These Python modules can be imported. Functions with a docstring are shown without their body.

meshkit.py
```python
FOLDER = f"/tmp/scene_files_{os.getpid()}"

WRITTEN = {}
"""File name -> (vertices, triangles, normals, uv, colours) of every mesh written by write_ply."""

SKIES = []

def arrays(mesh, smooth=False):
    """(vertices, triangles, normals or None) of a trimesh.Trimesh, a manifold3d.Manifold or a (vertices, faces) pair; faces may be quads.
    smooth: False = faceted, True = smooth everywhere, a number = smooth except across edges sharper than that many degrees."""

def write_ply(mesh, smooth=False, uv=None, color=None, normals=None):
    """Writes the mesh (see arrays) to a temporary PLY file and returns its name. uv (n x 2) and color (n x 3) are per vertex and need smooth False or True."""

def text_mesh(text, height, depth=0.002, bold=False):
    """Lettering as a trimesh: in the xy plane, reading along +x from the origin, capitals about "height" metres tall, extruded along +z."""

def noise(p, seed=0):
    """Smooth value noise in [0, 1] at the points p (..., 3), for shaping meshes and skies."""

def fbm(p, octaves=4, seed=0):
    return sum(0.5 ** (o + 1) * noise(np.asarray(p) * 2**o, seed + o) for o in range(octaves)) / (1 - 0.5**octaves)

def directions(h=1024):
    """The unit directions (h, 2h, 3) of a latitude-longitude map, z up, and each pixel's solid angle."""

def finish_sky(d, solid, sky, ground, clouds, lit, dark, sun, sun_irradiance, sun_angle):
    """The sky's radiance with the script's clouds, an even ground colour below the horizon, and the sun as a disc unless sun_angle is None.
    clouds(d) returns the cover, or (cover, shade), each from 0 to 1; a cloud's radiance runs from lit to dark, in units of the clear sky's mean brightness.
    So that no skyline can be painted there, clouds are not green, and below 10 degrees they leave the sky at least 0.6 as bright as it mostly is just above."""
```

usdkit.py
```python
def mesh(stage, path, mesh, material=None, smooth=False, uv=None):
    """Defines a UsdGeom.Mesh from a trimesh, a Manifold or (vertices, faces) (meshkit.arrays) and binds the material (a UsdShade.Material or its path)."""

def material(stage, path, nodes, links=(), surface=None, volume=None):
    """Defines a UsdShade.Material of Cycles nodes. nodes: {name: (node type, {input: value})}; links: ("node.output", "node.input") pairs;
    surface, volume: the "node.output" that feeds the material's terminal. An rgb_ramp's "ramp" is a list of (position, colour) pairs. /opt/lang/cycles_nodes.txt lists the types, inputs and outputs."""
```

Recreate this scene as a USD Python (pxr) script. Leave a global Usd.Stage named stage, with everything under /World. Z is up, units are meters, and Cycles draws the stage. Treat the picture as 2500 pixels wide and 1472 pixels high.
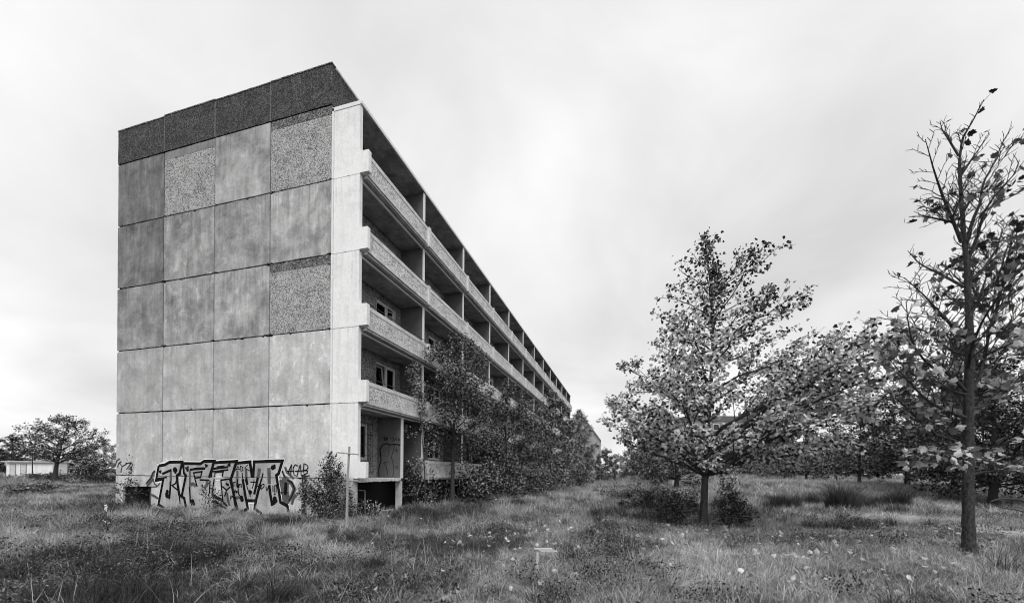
import math, random
import numpy as np, trimesh
from shapely.geometry import Polygon, LineString, Point
from shapely.ops import unary_union
def sbox(x0, x1, z0, z1): return Polygon([(x0, z0), (x1, z0), (x1, z1), (x0, z1)])
from shapely import affinity
from pxr import Usd, UsdGeom, UsdLux, UsdShade, Gf, Sdf, Vt
import usdkit, meshkit

stage = Usd.Stage.CreateInMemory()
UsdGeom.SetStageUpAxis(stage, UsdGeom.Tokens.z)
UsdGeom.SetStageMetersPerUnit(stage, 1.0)
UsdGeom.Xform.Define(stage, '/World')
UsdGeom.Scope.Define(stage, '/World/Looks')

# ------------------------------------------------------------------ camera, sky, sun, exposure
EYE, FPX, CXP, HYP, ROLL = 1.8, 980.289, 1250.0, 1150.77, 0.008
SUN_EL, SUN_XY = math.radians(46), (0.08, -1.0)
SUN_INT, SUN_ANGLE, SKY_STRENGTH, EXPOSURE = 0.4, 32.0, 0.10, 0.32
cam = UsdGeom.Camera.Define(stage, '/World/camera')
c_, s_ = math.cos(ROLL), math.sin(ROLL)
M = Gf.Matrix4d(c_, 0, s_, 0, -s_, 0, c_, 0, 0, -1, 0, 0, 0, 0, EYE, 1)
cam.AddTransformOp().Set(M)
cam.CreateHorizontalApertureAttr(36.0)
cam.CreateVerticalApertureAttr(36.0 * 602 / 1024)
cam.CreateFocalLengthAttr(36.0 * FPX / 2500)
cam.CreateVerticalApertureOffsetAttr((HYP - 736.0) * 36.0 / 2500)
cam.CreateHorizontalApertureOffsetAttr(0.0)
cam.CreateClippingRangeAttr(Gf.Vec2f(0.05, 5000))
cam.CreateExposureAttr(EXPOSURE)

sn = math.hypot(*SUN_XY)
sun_dir = np.array([SUN_XY[0] / sn * math.cos(SUN_EL), SUN_XY[1] / sn * math.cos(SUN_EL), math.sin(SUN_EL)])
sky_mat = usdkit.material(stage, '/World/Looks/sky_overcast', {
    'tex': ('sky_texture', {'sky_type': 'single_scattering', 'sun_disc': False, 'sun_elevation': SUN_EL,
                            'sun_rotation': math.atan2(sun_dir[0], sun_dir[1]), 'aerosol_density': 2.0}),
    'bw': ('rgb_to_bw', {}),
    'tc': ('texture_coordinate', {}),
    'sep': ('separate_xyz', {}),
    'zz': ('math', {'math_type': 'add', 'value2': 0.45}),
    'dx': ('math', {'math_type': 'divide'}), 'dy': ('math', {'math_type': 'divide'}),
    'cmb': ('combine_xyz', {}),
    'n1': ('noise_texture', {'scale': 1.7, 'detail': 5.0, 'roughness': 0.48, 'distortion': 0.35}),
    'r1': ('map_range', {'from_min': 0.32, 'from_max': 0.70, 'to_min': 5.8, 'to_max': 9.1, 'clamp': True}),
    'mix': ('mix', {'fac': 0.92}),
    'bg': ('background_shader', {'strength': SKY_STRENGTH}),
}, [('tex.color', 'bw.color'), ('tc.generated', 'sep.vector'), ('sep.z', 'zz.value1'),
    ('sep.x', 'dx.value1'), ('zz.value', 'dx.value2'), ('sep.y', 'dy.value1'), ('zz.value', 'dy.value2'),
    ('dx.value', 'cmb.x'), ('dy.value', 'cmb.y'), ('cmb.vector', 'n1.vector'), ('n1.fac', 'r1.value'),
    ('bw.val', 'mix.color1'), ('r1.result', 'mix.color2'), ('mix.color', 'bg.color')], surface='bg.background')
dome = UsdLux.DomeLight.Define(stage, '/World/sky')
UsdShade.MaterialBindingAPI.Apply(dome.GetPrim()).Bind(sky_mat)
dome.GetPrim().SetCustomDataByKey('kind', 'structure')
sun = UsdLux.DistantLight.Define(stage, '/World/sun')
sun.CreateIntensityAttr(SUN_INT); sun.CreateAngleAttr(SUN_ANGLE); sun.CreateNormalizeAttr(True)
sun.CreateColorAttr(Gf.Vec3f(1.0, 0.995, 0.985))
sun.AddTransformOp().Set(Gf.Matrix4d(Gf.Rotation(Gf.Vec3d(0, 0, 1), Gf.Vec3d(*sun_dir)), Gf.Vec3d(0, 0, 30)))

# ------------------------------------------------------------------ helpers
R_ = np.random.default_rng(7)
counts = {}
def numbered(parent, name):
    k = (parent, name); n = counts.get(k, 0); counts[k] = n + 1
    return name if n == 0 else f'{name}_{n:03d}'
def tag(p, label=None, cat=None, group=None, kind=None):
    p = p.GetPrim() if hasattr(p, 'GetPrim') else p
    for k, v in (('label', label), ('category', cat), ('group', group), ('kind', kind)):
        if v: p.SetCustomDataByKey(k, v)
    return p
def thing(name, label, cat, loc=(0, 0, 0), rotz=0.0, group=None, kind=None):
    x = UsdGeom.Xform.Define(stage, '/World/' + numbered('/World', name))
    x.AddTranslateOp().Set(Gf.Vec3d(*map(float, loc)))
    if rotz: x.AddRotateZOp().Set(float(math.degrees(rotz)))
    return tag(x, label, cat, group, kind)
def obj(name, mesh, mat, parent=None, smooth=False, label=None, kind=None):
    base = str(parent.GetPath()) if parent is not None else '/World'
    m = usdkit.mesh(stage, base + '/' + numbered(base, name), mesh[:2] if isinstance(mesh, tuple) else mesh, mat, smooth=smooth)
    if isinstance(mesh, tuple) and len(mesh) == 3: toned(m, mesh[2])
    tag(m, label, None, None, kind)
    return m.GetPrim()
def toned(m, tone):                         # each leaf or blade carries its own tone
    UsdGeom.PrimvarsAPI(m).CreatePrimvar('tone', Sdf.ValueTypeNames.FloatArray, 'vertex').Set(Vt.FloatArray.FromNumpy(np.asarray(tone, np.float32)))
class MB:
    def __init__(s): s.v, s.f, s.n = [], [], 0
    def add(s, v, f):
        v = np.asarray(v, float); f = np.asarray(f, int)
        if len(f) == 0: return s
        if f.shape[1] == 4: f = np.vstack([f[:, [0, 1, 2]], f[:, [0, 2, 3]]])
        s.v.append(v); s.f.append(f + s.n); s.n += len(v); return s
    def box(s, x0, x1, y0, y1, z0, z1):
        v = [(x, y, z) for x in (x0, x1) for y in (y0, y1) for z in (z0, z1)]
        return s.add(v, [(0, 1, 3, 2), (4, 6, 7, 5), (0, 4, 5, 1), (2, 3, 7, 6), (0, 2, 6, 4), (1, 5, 7, 3)])
    def tube(s, pts, rad, sides=6):
        return s.add(*tube(pts, rad, sides))
    def tri(s, t): return s.add(t.vertices, t.faces)
    def get(s): return (np.vstack(s.v), np.vstack(s.f))
def tube(pts, rad, sides=6):
    p = np.asarray(pts, float); n = len(p)
    rad = np.broadcast_to(np.asarray(rad, float), (n,))
    t = np.gradient(p, axis=0); t /= np.linalg.norm(t, axis=1, keepdims=True) + 1e-9
    ref = np.array([0, 0, 1.0]) if abs(t[0, 2]) < 0.8 else np.array([1.0, 0, 0])
    a = np.cross(t, ref); bad = np.linalg.norm(a, axis=1) < .15
    if bad.any(): a[bad] = np.cross(t[bad], [0.3, 0.9, 0.1])
    a /= np.linalg.norm(a, axis=1, keepdims=True); b = np.cross(t, a)
    for i in range(1, n):   # keep frames from twisting
        w = a[i - 1] - t[i] * (a[i - 1] @ t[i]); w /= np.linalg.norm(w) + 1e-9
        a[i] = w; b[i] = np.cross(t[i], w)
    ang = np.arange(sides) * 2 * np.pi / sides
    ring = a[:, None] * np.cos(ang)[None, :, None] + b[:, None] * np.sin(ang)[None, :, None]
    v = (p[:, None] + ring * rad[:, None, None]).reshape(-1, 3)
    i, j = np.meshgrid(np.arange(n - 1), np.arange(sides), indexing='ij')
    j2 = (j + 1) % sides
    f = np.stack([i * sides + j, i * sides + j2, (i + 1) * sides + j2, (i + 1) * sides + j], -1).reshape(-1, 4)
    return v, f
def sheet(poly, y):                         # flat polygon (x, z) lying at depth y
    mb = MB()
    for g in getattr(poly, 'geoms', [poly]):
        if g.is_empty or g.geom_type != 'Polygon' or g.area < 1e-6: continue
        v, f = trimesh.creation.triangulate_polygon(g, engine='earcut')
        mb.add(np.column_stack([v[:, 0], np.full(len(v), y), v[:, 1]]), f)
    return mb.get()
def extrude(poly, h):                       # (x, y, z) of the polygon raised by h
    mb = MB()
    for g in getattr(poly, 'geoms', [poly]):
        if g.geom_type != 'Polygon' or g.area < 1e-7: continue
        g = g.simplify(1e-5)
        v, f = trimesh.creation.triangulate_polygon(g, engine='earcut')
        v = np.asarray(v)[:, :2]
        a = v[f]; e1, e2 = a[:, 1] - a[:, 0], a[:, 2] - a[:, 0]; cw = e1[:, 0] * e2[:, 1] - e1[:, 1] * e2[:, 0] < 0; f = np.asarray(f).copy(); f[cw] = f[cw][:, ::-1]
        mb.add(np.column_stack([v, np.full(len(v), h)]), f); mb.add(np.column_stack([v, np.zeros(len(v))]), f[:, ::-1])
        for ring, ccw in [(g.exterior, True)] + [(r, False) for r in g.interiors]:
            c = np.array(ring.coords)[:-1]
            if ring.is_ccw != ccw: c = c[::-1]
            n = len(c); i = np.arange(n); j = (i + 1) % n
            mb.add(np.vstack([np.column_stack([c, np.zeros(n)]), np.column_stack([c, np.full(n, h)])]), np.stack([i, j, j + n, i + n], 1))
    return mb.get()
def slab_xz(poly, y0, y1, mb=None):         # polygon (x, z) extruded along y
    mb = mb or MB(); v, f = extrude(poly, y1 - y0)
    return mb.add(np.column_stack([v[:, 0], y1 - v[:, 2], v[:, 1]]), f)
def slab_yz(poly, x0, x1, mb=None):         # polygon (y, z) extruded along x
    mb = mb or MB(); v, f = extrude(poly, x1 - x0)
    return mb.add(np.column_stack([x0 + v[:, 2], v[:, 0], v[:, 1]]), f)
def ray(px, py):
    a, b = px - CXP, py - HYP
    return np.array([(c_ * a + s_ * b) / FPX, 1.0, -(-s_ * a + c_ * b) / FPX])
def at(px, py, Y):                          # the point at depth Y seen at a pixel of the photograph
    return np.array([0, 0, EYE]) + ray(px, py) * Y

# ------------------------------------------------------------------ materials
L = '/World/Looks/'
def g3(v): return (v, v, v)
def plain(name, tone, rough=0.8, var=0.25, scale=6.0, bump=0.0, spec=0.3, detail=6.0, space='object', stretch=(1, 1, 1), metallic=0.0):
    n = {'tc': ('texture_coordinate', {}), 'mp': ('mapping', {'scale': stretch}),
         'n': ('noise_texture', {'scale': scale, 'detail': detail, 'roughness': 0.6}),
         'r': ('map_range', {'from_min': 0.25, 'from_max': 0.75, 'to_min': tone * (1 - var), 'to_max': tone * (1 + var), 'clamp': True}),
         'p': ('principled_bsdf', {'roughness': rough, 'specular_ior_level': spec, 'metallic': metallic})}
    l = [('tc.object', 'mp.vector'), ('mp.vector', 'n.vector'), ('n.fac', 'r.value'), ('r.result', 'p.base_color')]
    if bump:
        n['b'] = ('bump', {'strength': 0.6, 'distance': bump}); l += [('n.fac', 'b.height'), ('b.normal', 'p.normal')]
    return usdkit.material(stage, L + name, n, l, surface='p.BSDF')
def concrete(name, tone, seed, blotch=0.35, streak=0.3, grain=0.16, light=0.0, crack=.80, drip=.34):
    """Weathered panel: broad cloudy blotches, rain streaks running down, fine grain, hairline cracks."""
    s = seed * 13.7
    n = {'tc': ('texture_coordinate', {}),
         'm1': ('mapping', {'location': (s, s * .7, s * .3)}), 'n1': ('noise_texture', {'scale': 1.15, 'detail': 9.0, 'roughness': 0.68, 'distortion': 0.35}),
         'm2': ('mapping', {'location': (s, 0, s), 'scale': (2.4, 2.4, 0.30)}), 'n2': ('noise_texture', {'scale': 1.3, 'detail': 7.0, 'roughness': 0.7, 'distortion': 0.3}),
         'n3': ('noise_texture', {'scale': 26.0, 'detail': 4.0, 'roughness': 0.7}),
         'm4': ('mapping', {'location': (s, s, 0), 'scale': (1, 1, 0.8)}), 'n4': ('noise_texture', {'scale': 1.9, 'detail': 9.0, 'roughness': 0.75, 'distortion': 0.5}),
         'r1': ('map_range', {'from_min': .34, 'from_max': .66, 'to_min': 1 - blotch, 'to_max': 1 + blotch, 'clamp': True}),
         'r2': ('map_range', {'from_min': .3, 'from_max': .72, 'to_min': 1 - streak * .6, 'to_max': 1 + streak * .5, 'clamp': True}),
         'r3': ('map_range', {'from_min': .25, 'from_max': .75, 'to_min': 1 - grain, 'to_max': 1 + grain, 'clamp': True}),
         'r4': ('rgb_ramp', {'ramp': [(0, g3(.9)), (.36, g3(1.0)), (.56, g3(1.0)), (.61, g3(1.12 + light)), (.8, g3(1.22 + light)), (1, g3(1.2))]}),
         'v': ('voronoi_texture', {'feature': 'distance_to_edge', 'scale': 0.55, 'randomness': 1.0}),
         'vd': ('noise_texture', {'scale': 2.2, 'detail': 6.0}), 'va': ('mix', {'mix_type': 'add', 'fac': 0.55}),
         'rv': ('rgb_ramp', {'ramp': [(0, g3(crack)), (.003, g3(.5 + crack / 2)), (.007, g3(1)), (1, g3(1))]}),
         'k1': ('math', {'math_type': 'multiply'}), 'k2': ('math', {'math_type': 'multiply'}), 'k3': ('math', {'math_type': 'multiply'}), 'k4': ('math', {'math_type': 'multiply'}),
         'k5': ('math', {'math_type': 'multiply', 'value2': tone}), 'lim': ('math', {'math_type': 'minimum', 'value2': 0.88}),
         'sz': ('separate_xyz', {}), 'z0': ('math', {'math_type': 'subtract', 'value2': 1.489}), 'z1': ('math', {'math_type': 'divide', 'value2': 2.8}), 'z2': ('math', {'math_type': 'fraction'}), 'z3': ('math', {'math_type': 'power', 'value2': 2.2}),
         'm5': ('mapping', {'location': (s, 0, s * .1), 'scale': (5.5, 5.5, .16)}), 'n5': ('noise_texture', {'scale': 1.5, 'detail': 6.0, 'roughness': .7}), 'r5': ('map_range', {'from_min': .48, 'from_max': .70, 'to_min': 0.0, 'to_max': drip, 'clamp': True}),
         'd1': ('math', {'math_type': 'multiply'}), 'd2': ('math', {'math_type': 'subtract', 'value1': 1.0}), 'd3': ('math', {'math_type': 'multiply'}),
         'n6': ('noise_texture', {'scale': 7.5, 'detail': 8.0, 'roughness': .8}), 'r6': ('map_range', {'from_min': .3, 'from_max': .7, 'to_min': 1 - grain, 'to_max': 1 + grain * .8, 'clamp': True}), 'd4': ('math', {'math_type': 'multiply'}),
         'b': ('bump', {'strength': .5, 'distance': .012}), 'p': ('principled_bsdf', {'roughness': .88, 'specular_ior_level': .25})}
    l = [('tc.object', 'm1.vector'), ('tc.object', 'm2.vector'), ('tc.object', 'm4.vector'), ('tc.object', 'n3.vector'), ('m1.vector', 'n1.vector'), ('m2.vector', 'n2.vector'), ('m4.vector', 'n4.vector'),
         ('m1.vector', 'vd.vector'), ('m1.vector', 'va.color1'), ('vd.color', 'va.color2'), ('va.color', 'v.vector'), ('v.distance', 'rv.fac'),
         ('n1.fac', 'r1.value'), ('n2.fac', 'r2.value'), ('n3.fac', 'r3.value'), ('n4.fac', 'r4.fac'),
         ('r1.result', 'k1.value1'), ('r2.result', 'k1.value2'), ('k1.value', 'k2.value1'), ('r3.result', 'k2.value2'), ('k2.value', 'k3.value1'), ('r4.color', 'k3.value2'),
         ('k3.value', 'k4.value1'), ('rv.color', 'k4.value2'), ('tc.object', 'sz.vector'), ('sz.z', 'z0.value1'), ('z0.value', 'z1.value1'), ('z1.value', 'z2.value1'), ('z2.value', 'z3.value1'), ('tc.object', 'm5.vector'), ('m5.vector', 'n5.vector'), ('n5.fac', 'r5.value'),
         ('z3.value', 'd1.value1'), ('r5.result', 'd1.value2'), ('d1.value', 'd2.value2'), ('k4.value', 'd3.value1'), ('d2.value', 'd3.value2'), ('m1.vector', 'n6.vector'), ('n6.fac', 'r6.value'), ('d3.value', 'd4.value1'), ('r6.result', 'd4.value2'), ('d4.value', 'k5.value1'), ('k5.value', 'lim.value1'), ('lim.value', 'p.base_color'), ('n3.fac', 'b.height'), ('b.normal', 'p.normal')]
    return usdkit.material(stage, L + name, n, l, surface='p.BSDF')
def aggregate(name, dark, light, bias=0.5, scale=30.0):
    """Exposed aggregate: pebbles of mixed tones set in the face."""
    n = {'tc': ('texture_coordinate', {}), 'v': ('voronoi_texture', {'scale': scale, 'randomness': 1.0}),
         'sep': ('separate_color', {}), 'n': ('noise_texture', {'scale': scale * .55, 'detail': 3.0, 'roughness': .7}),
         'n2': ('noise_texture', {'scale': 1.6, 'detail': 6.0, 'roughness': .7}), 'a': ('math', {'math_type': 'add'}),
         'a2': ('math', {'math_type': 'multiply_add', 'value2': 0.6}),
         'm': ('math', {'math_type': 'multiply', 'value2': 0.5}),
         'r': ('rgb_ramp', {'ramp': [(0, g3(dark * .5)), (max(bias - .18, .02), g3(dark)), (bias + .14, g3(light)), (1, g3(min(light * 1.35, .85)))]}),
         'b': ('bump', {'strength': 1.0, 'distance': .02, 'invert': True}), 'p': ('principled_bsdf', {'roughness': .85, 'specular_ior_level': .3})}
    l = [('tc.object', 'v.vector'), ('tc.object', 'n.vector'), ('tc.object', 'n2.vector'), ('v.color', 'sep.color'), ('sep.r', 'a.value1'), ('n.fac', 'a.value2'), ('a.value', 'm.value1'),
         ('n2.fac', 'a2.value1'), ('m.value', 'a2.value3'), ('a2.value', 'sub.value1'), ('sub.value', 'r.fac'),
         ('r.color', 'p.base_color'), ('v.distance', 'b.height'), ('b.normal', 'p.normal')]
    n['sub'] = ('math', {'math_type': 'subtract', 'value2': 0.30})
    return usdkit.material(stage, L + name, n, l, surface='p.BSDF')
def foliage(name, lo, hi, trans=0.25, dark=.35, rough=0.6):
    """Leaves: each leaf has its own tone between lo and hi; some light passes through."""
    n = {'g': ('attribute', {'attribute': 'tone'}), 'r': ('rgb_ramp', {'ramp': [(0, g3(lo * .7)), (dark, g3(lo)), (min(dark + .22, .95), g3(hi * .55)), (1, g3(hi))]}),
         'd': ('principled_bsdf', {'roughness': rough, 'specular_ior_level': .25}), 't': ('translucent_bsdf', {}), 'mx': ('mix_closure', {'fac': trans})}
    l = [('g.fac', 'r.fac'), ('r.color', 'd.base_color'), ('r.color', 't.color'), ('d.BSDF', 'mx.closure1'), ('t.BSDF', 'mx.closure2')]
    return usdkit.material(stage, L + name, n, l, surface='mx.closure')
def blades(name, lo, hi, trans=0.3, scale=0.35):
    """Grass: tone varies from patch to patch of the field and from blade to blade."""
    n = {'g': ('geometry', {}), 'at': ('attribute', {'attribute': 'tone'}), 'oi': ('object_info', {}), 'n': ('noise_texture', {'scale': scale, 'detail': 4.0, 'roughness': .6}),
         'a': ('math', {'math_type': 'multiply_add', 'value2': .50}), 'b': ('math', {'math_type': 'multiply', 'value2': .44}), 'c': ('math', {'math_type': 'multiply_add', 'value2': .12}),
         'r': ('rgb_ramp', {'ramp': [(0, g3(lo * .4)), (.40, g3(lo)), (.56, g3(lo * .5 + hi * .4)), (.8, g3(hi)), (1, g3(hi * 1.1))]}),
         'd': ('principled_bsdf', {'roughness': .7, 'specular_ior_level': .2}), 't': ('translucent_bsdf', {}), 'mx': ('mix_closure', {'fac': trans})}
    l = [('g.position', 'n.vector'), ('at.fac', 'b.value1'), ('oi.random', 'c.value1'), ('b.value', 'c.value3'), ('n.fac', 'a.value1'), ('c.value', 'a.value3'), ('a.value', 'r.fac'),
         ('r.color', 'd.base_color'), ('r.color', 't.color'), ('d.BSDF', 'mx.closure1'), ('t.BSDF', 'mx.closure2')]
    return usdkit.material(stage, L + name, n, l, surface='mx.closure')
def flat(name, tone, rough=.8, spec=.3):
    return usdkit.material(stage, L + name, {'p': ('principled_bsdf', {'base_color': g3(tone), 'roughness': rough, 'specular_ior_level': spec})}, [], surface='p.BSDF')

white_wall = concrete('white_wall', .85, 91, blotch=.08, streak=.16, grain=.10, crack=1.0, drip=.30)
light_conc = concrete('light_concrete', .60, 92, blotch=.18, streak=.22)
edge_white = plain('edge_paint', .78, var=.12, scale=9)
rim_conc = concrete('parapet_concrete', .62, 93, blotch=.2, streak=.25)
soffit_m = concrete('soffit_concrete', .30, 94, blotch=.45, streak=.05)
divider_m = plain('divider_paint', .14, var=.2, scale=2.5)
joint_m = flat('joint_shadow_gap', .03, .95, .1)
core_m = plain('raw_concrete', .12, var=.3, scale=3)
attic_m = aggregate('dark_aggregate', .028, .15, .62, 32)
panel_ag = aggregate('light_aggregate', .10, .50, .46, 34)
strip_ag = aggregate('weathered_aggregate', .05, .30, .58, 30)
back_ag = aggregate('loggia_aggregate', .06, .42, .5, 34)
para_ag = aggregate('parapet_aggregate', .20, .78, .44, 30)
mortar_m = plain('seam_mortar', .17, var=.5, scale=8)
frame_w = plain('window_frame_paint', .72, var=.15, scale=12, rough=.5)
metal_d = plain('dark_rusted_metal', .035, var=.4, scale=20, rough=.6)
glass_m = usdkit.material(stage, L + 'window_glass', {'t': ('transparent_bsdf', {'color': g3(.75)}), 'g': ('glossy_bsdf', {'roughness': .03, 'color': g3(.9)}), 'f': ('fresnel', {'IOR': 1.5}), 'm': ('mix_closure', {})},
                          [('f.fac', 'm.fac'), ('t.BSDF', 'm.closure1'), ('g.BSDF', 'm.closure2')], surface='m.closure')
paint_k = plain('black_spray_paint', .008, var=.4, scale=5, rough=.9, spec=.08)
paint_g = plain('grey_spray_paint', .085, var=.5, scale=7, rough=.6)
paint_w = plain('white_spray_paint', .86, var=.06, scale=5, rough=.6)
paint_f = concrete('pale_spray_paint', .42, 95, blotch=.25, streak=.4)
bark_d = plain('dark_bark', .055, var=.5, scale=9, bump=.03, stretch=(3, 3, .6), rough=.95, spec=.15)
bark_l = plain('grey_bark', .075, var=.45, scale=9, bump=.02, stretch=(3, 3, .6), rough=.95, spec=.15)
bark_r = plain('cracked_bark', .05, var=.75, scale=11, bump=.05, stretch=(2.2, 2.2, 1.1), rough=.95, spec=.1)
wood_m = plain('weathered_wood', .34, var=.4, scale=5, bump=.006, stretch=(14, 14, .7), rough=.9)
wood_w = plain('bleached_wood', .46, var=.25, scale=5, bump=.006, stretch=(10, 10, 10), rough=.9)

# ------------------------------------------------------------------ ground
def ground_z(x, y):
    p = np.stack([np.asarray(x, float) * .22, np.asarray(y, float) * .22, np.zeros_like(np.asarray(x, float))], -1)
    p2 = p * 4.1
    d = np.hypot(x, y)
    ss = lambda a, b, t: np.clip((t - a) / (b - a), 0, 1) ** 2 * (3 - 2 * np.clip((t - a) / (b - a), 0, 1))
    bank = .95 * ss(20, 31, np.asarray(y, float)) * ss(9, 18, np.asarray(x, float) - .10 * np.asarray(y, float))
    return ((meshkit.fbm(p, 3, 5) - .5) * .16 + (meshkit.fbm(p2, 2, 9) - .5) * .10) * np.clip(d / 8, .4, 1) + bank + .20 * np.exp(-((np.asarray(x, float) - 15.1) / 1.5) ** 2) * ss(19.5, 16.5, np.asarray(y, float))
def gz(x, y): return float(ground_z(np.array([x]), np.array([y]))[0])
def grid_mesh(xs, ys, zoff=0.0, zfun=ground_z):
    X, Y = np.meshgrid(xs, ys, indexing='ij'); Z = zfun(X, Y) + zoff
    nx, ny = X.shape; i, j = np.meshgrid(np.arange(nx - 1), np.arange(ny - 1), indexing='ij')
    f = np.stack([i * ny + j, (i + 1) * ny + j, (i + 1) * ny + j + 1, i * ny + j + 1], -1).reshape(-1, 4)
    return np.stack([X, Y, Z], -1).reshape(-1, 3), f
soil_m = plain('soil', .04, var=.5, scale=1.6, detail=9, bump=.05, rough=.95, spec=.1)
xs = np.concatenate([np.linspace(-1500, -60, 24)[:-1], np.linspace(-60, 60, 400), np.linspace(60, 1500, 24)[1:]])
ys = np.concatenate([np.linspace(-300, -2, 12)[:-1], np.linspace(-2, 70, 300), np.linspace(70, 3000, 40)[1:]])
tag(obj('ground', grid_mesh(xs, ys), soil_m, smooth=True), kind='structure')

# ------------------------------------------------------------------ the slab block
BX, BY, TH = -6.8423, 15.0526, 0.2741
D2 = np.array([math.sin(TH), math.cos(TH), 0]); DX = np.array([math.cos(TH), -math.sin(TH), 0]); BO = np.array([BX, BY, 0])
W, S0, HS, OUT, BAY, NB = 11.5143, 1.489, 2.8, 1.2057, 4.921, 12
ROOF, TOP = S0 + 13.8815, S0 + 15.574
zk = [S0 + HS * k for k in range(6)]
def on_plane(px, py, axis, c):
    """Local coordinates of the pixel on the plane axis = c of the block (0: facade planes, 1: gable planes)."""
    r = ray(px, py); e = np.array([0, 0, EYE]); n = DX if axis == 0 else D2
    t = ((BO + n * c - e) @ n) / (r @ n); P = e + r * t
    return ((P - BO) @ DX, (P - BO) @ D2, P[2])
block = thing('apartment_block', 'long derelict five-storey concrete slab block with graffiti on its gable wall', 'building', (BX, BY, 0), -TH)
LB = NB * BAY
def ragged(x0, x1, z0, z1, rng, amp=.007, chips=4, step=.2):
    pts = []
    for (a, b) in (((x0, z0), (x1, z0)), ((x1, z0), (x1, z1)), ((x1, z1), (x0, z1)), ((x0, z1), (x0, z0))):
        n = max(2, int(math.hypot(b[0] - a[0], b[1] - a[1]) / step))
        for i in range(n):
            t = i / n; j = rng.uniform(-amp, amp, 2) if i else rng.uniform(0, amp, 2)
            pts.append((a[0] + (b[0] - a[0]) * t + j[0], a[1] + (b[1] - a[1]) * t + j[1]))
    P = Polygon(pts).buffer(0)
    for _ in range(chips):
        x = rng.choice([rng.uniform(x0, x1), x0 + .03, x1 - .03]); z = rng.choice([z0, z0, z1]); r = rng.uniform(.025, .07)
        P = P.difference(affinity.scale(Point(x, z).buffer(r, 3), rng.uniform(.8, 2.2), .7))
    return max(getattr(P, 'geoms', [P]), key=lambda g: g.area)
cols = [(-W + W / 4 * c, -W + W / 4 * (c + 1)) for c in range(4)]
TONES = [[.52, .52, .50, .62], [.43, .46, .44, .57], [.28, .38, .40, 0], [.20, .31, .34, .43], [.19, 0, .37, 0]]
rng = np.random.default_rng(11)
G = .025
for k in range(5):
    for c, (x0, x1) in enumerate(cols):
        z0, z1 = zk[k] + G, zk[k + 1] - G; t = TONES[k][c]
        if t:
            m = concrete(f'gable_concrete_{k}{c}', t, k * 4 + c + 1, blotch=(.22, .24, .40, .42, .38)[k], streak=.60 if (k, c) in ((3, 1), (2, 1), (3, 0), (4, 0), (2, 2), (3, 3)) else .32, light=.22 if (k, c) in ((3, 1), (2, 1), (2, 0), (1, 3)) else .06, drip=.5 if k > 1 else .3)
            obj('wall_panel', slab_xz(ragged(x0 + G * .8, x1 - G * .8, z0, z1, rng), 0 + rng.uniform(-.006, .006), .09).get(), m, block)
        else:
            hs = .33
            obj('wall_panel', slab_xz(ragged(x0 + G * .8, x1 - G * .8, z0, z1 - hs, rng), .004, .09).get(), panel_ag, block, label='wall panel of exposed light pebbles')
            ms = concrete('gable_strip_concrete', .24, 55, blotch=.2, streak=.2) if (k, c) == (4, 1) else strip_ag
            obj('panel_strip', slab_xz(ragged(x0 + G * .8, x1 - G * .8, z1 - hs + .005, z1, rng, chips=0), .0, .09).get(), ms, block)
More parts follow.
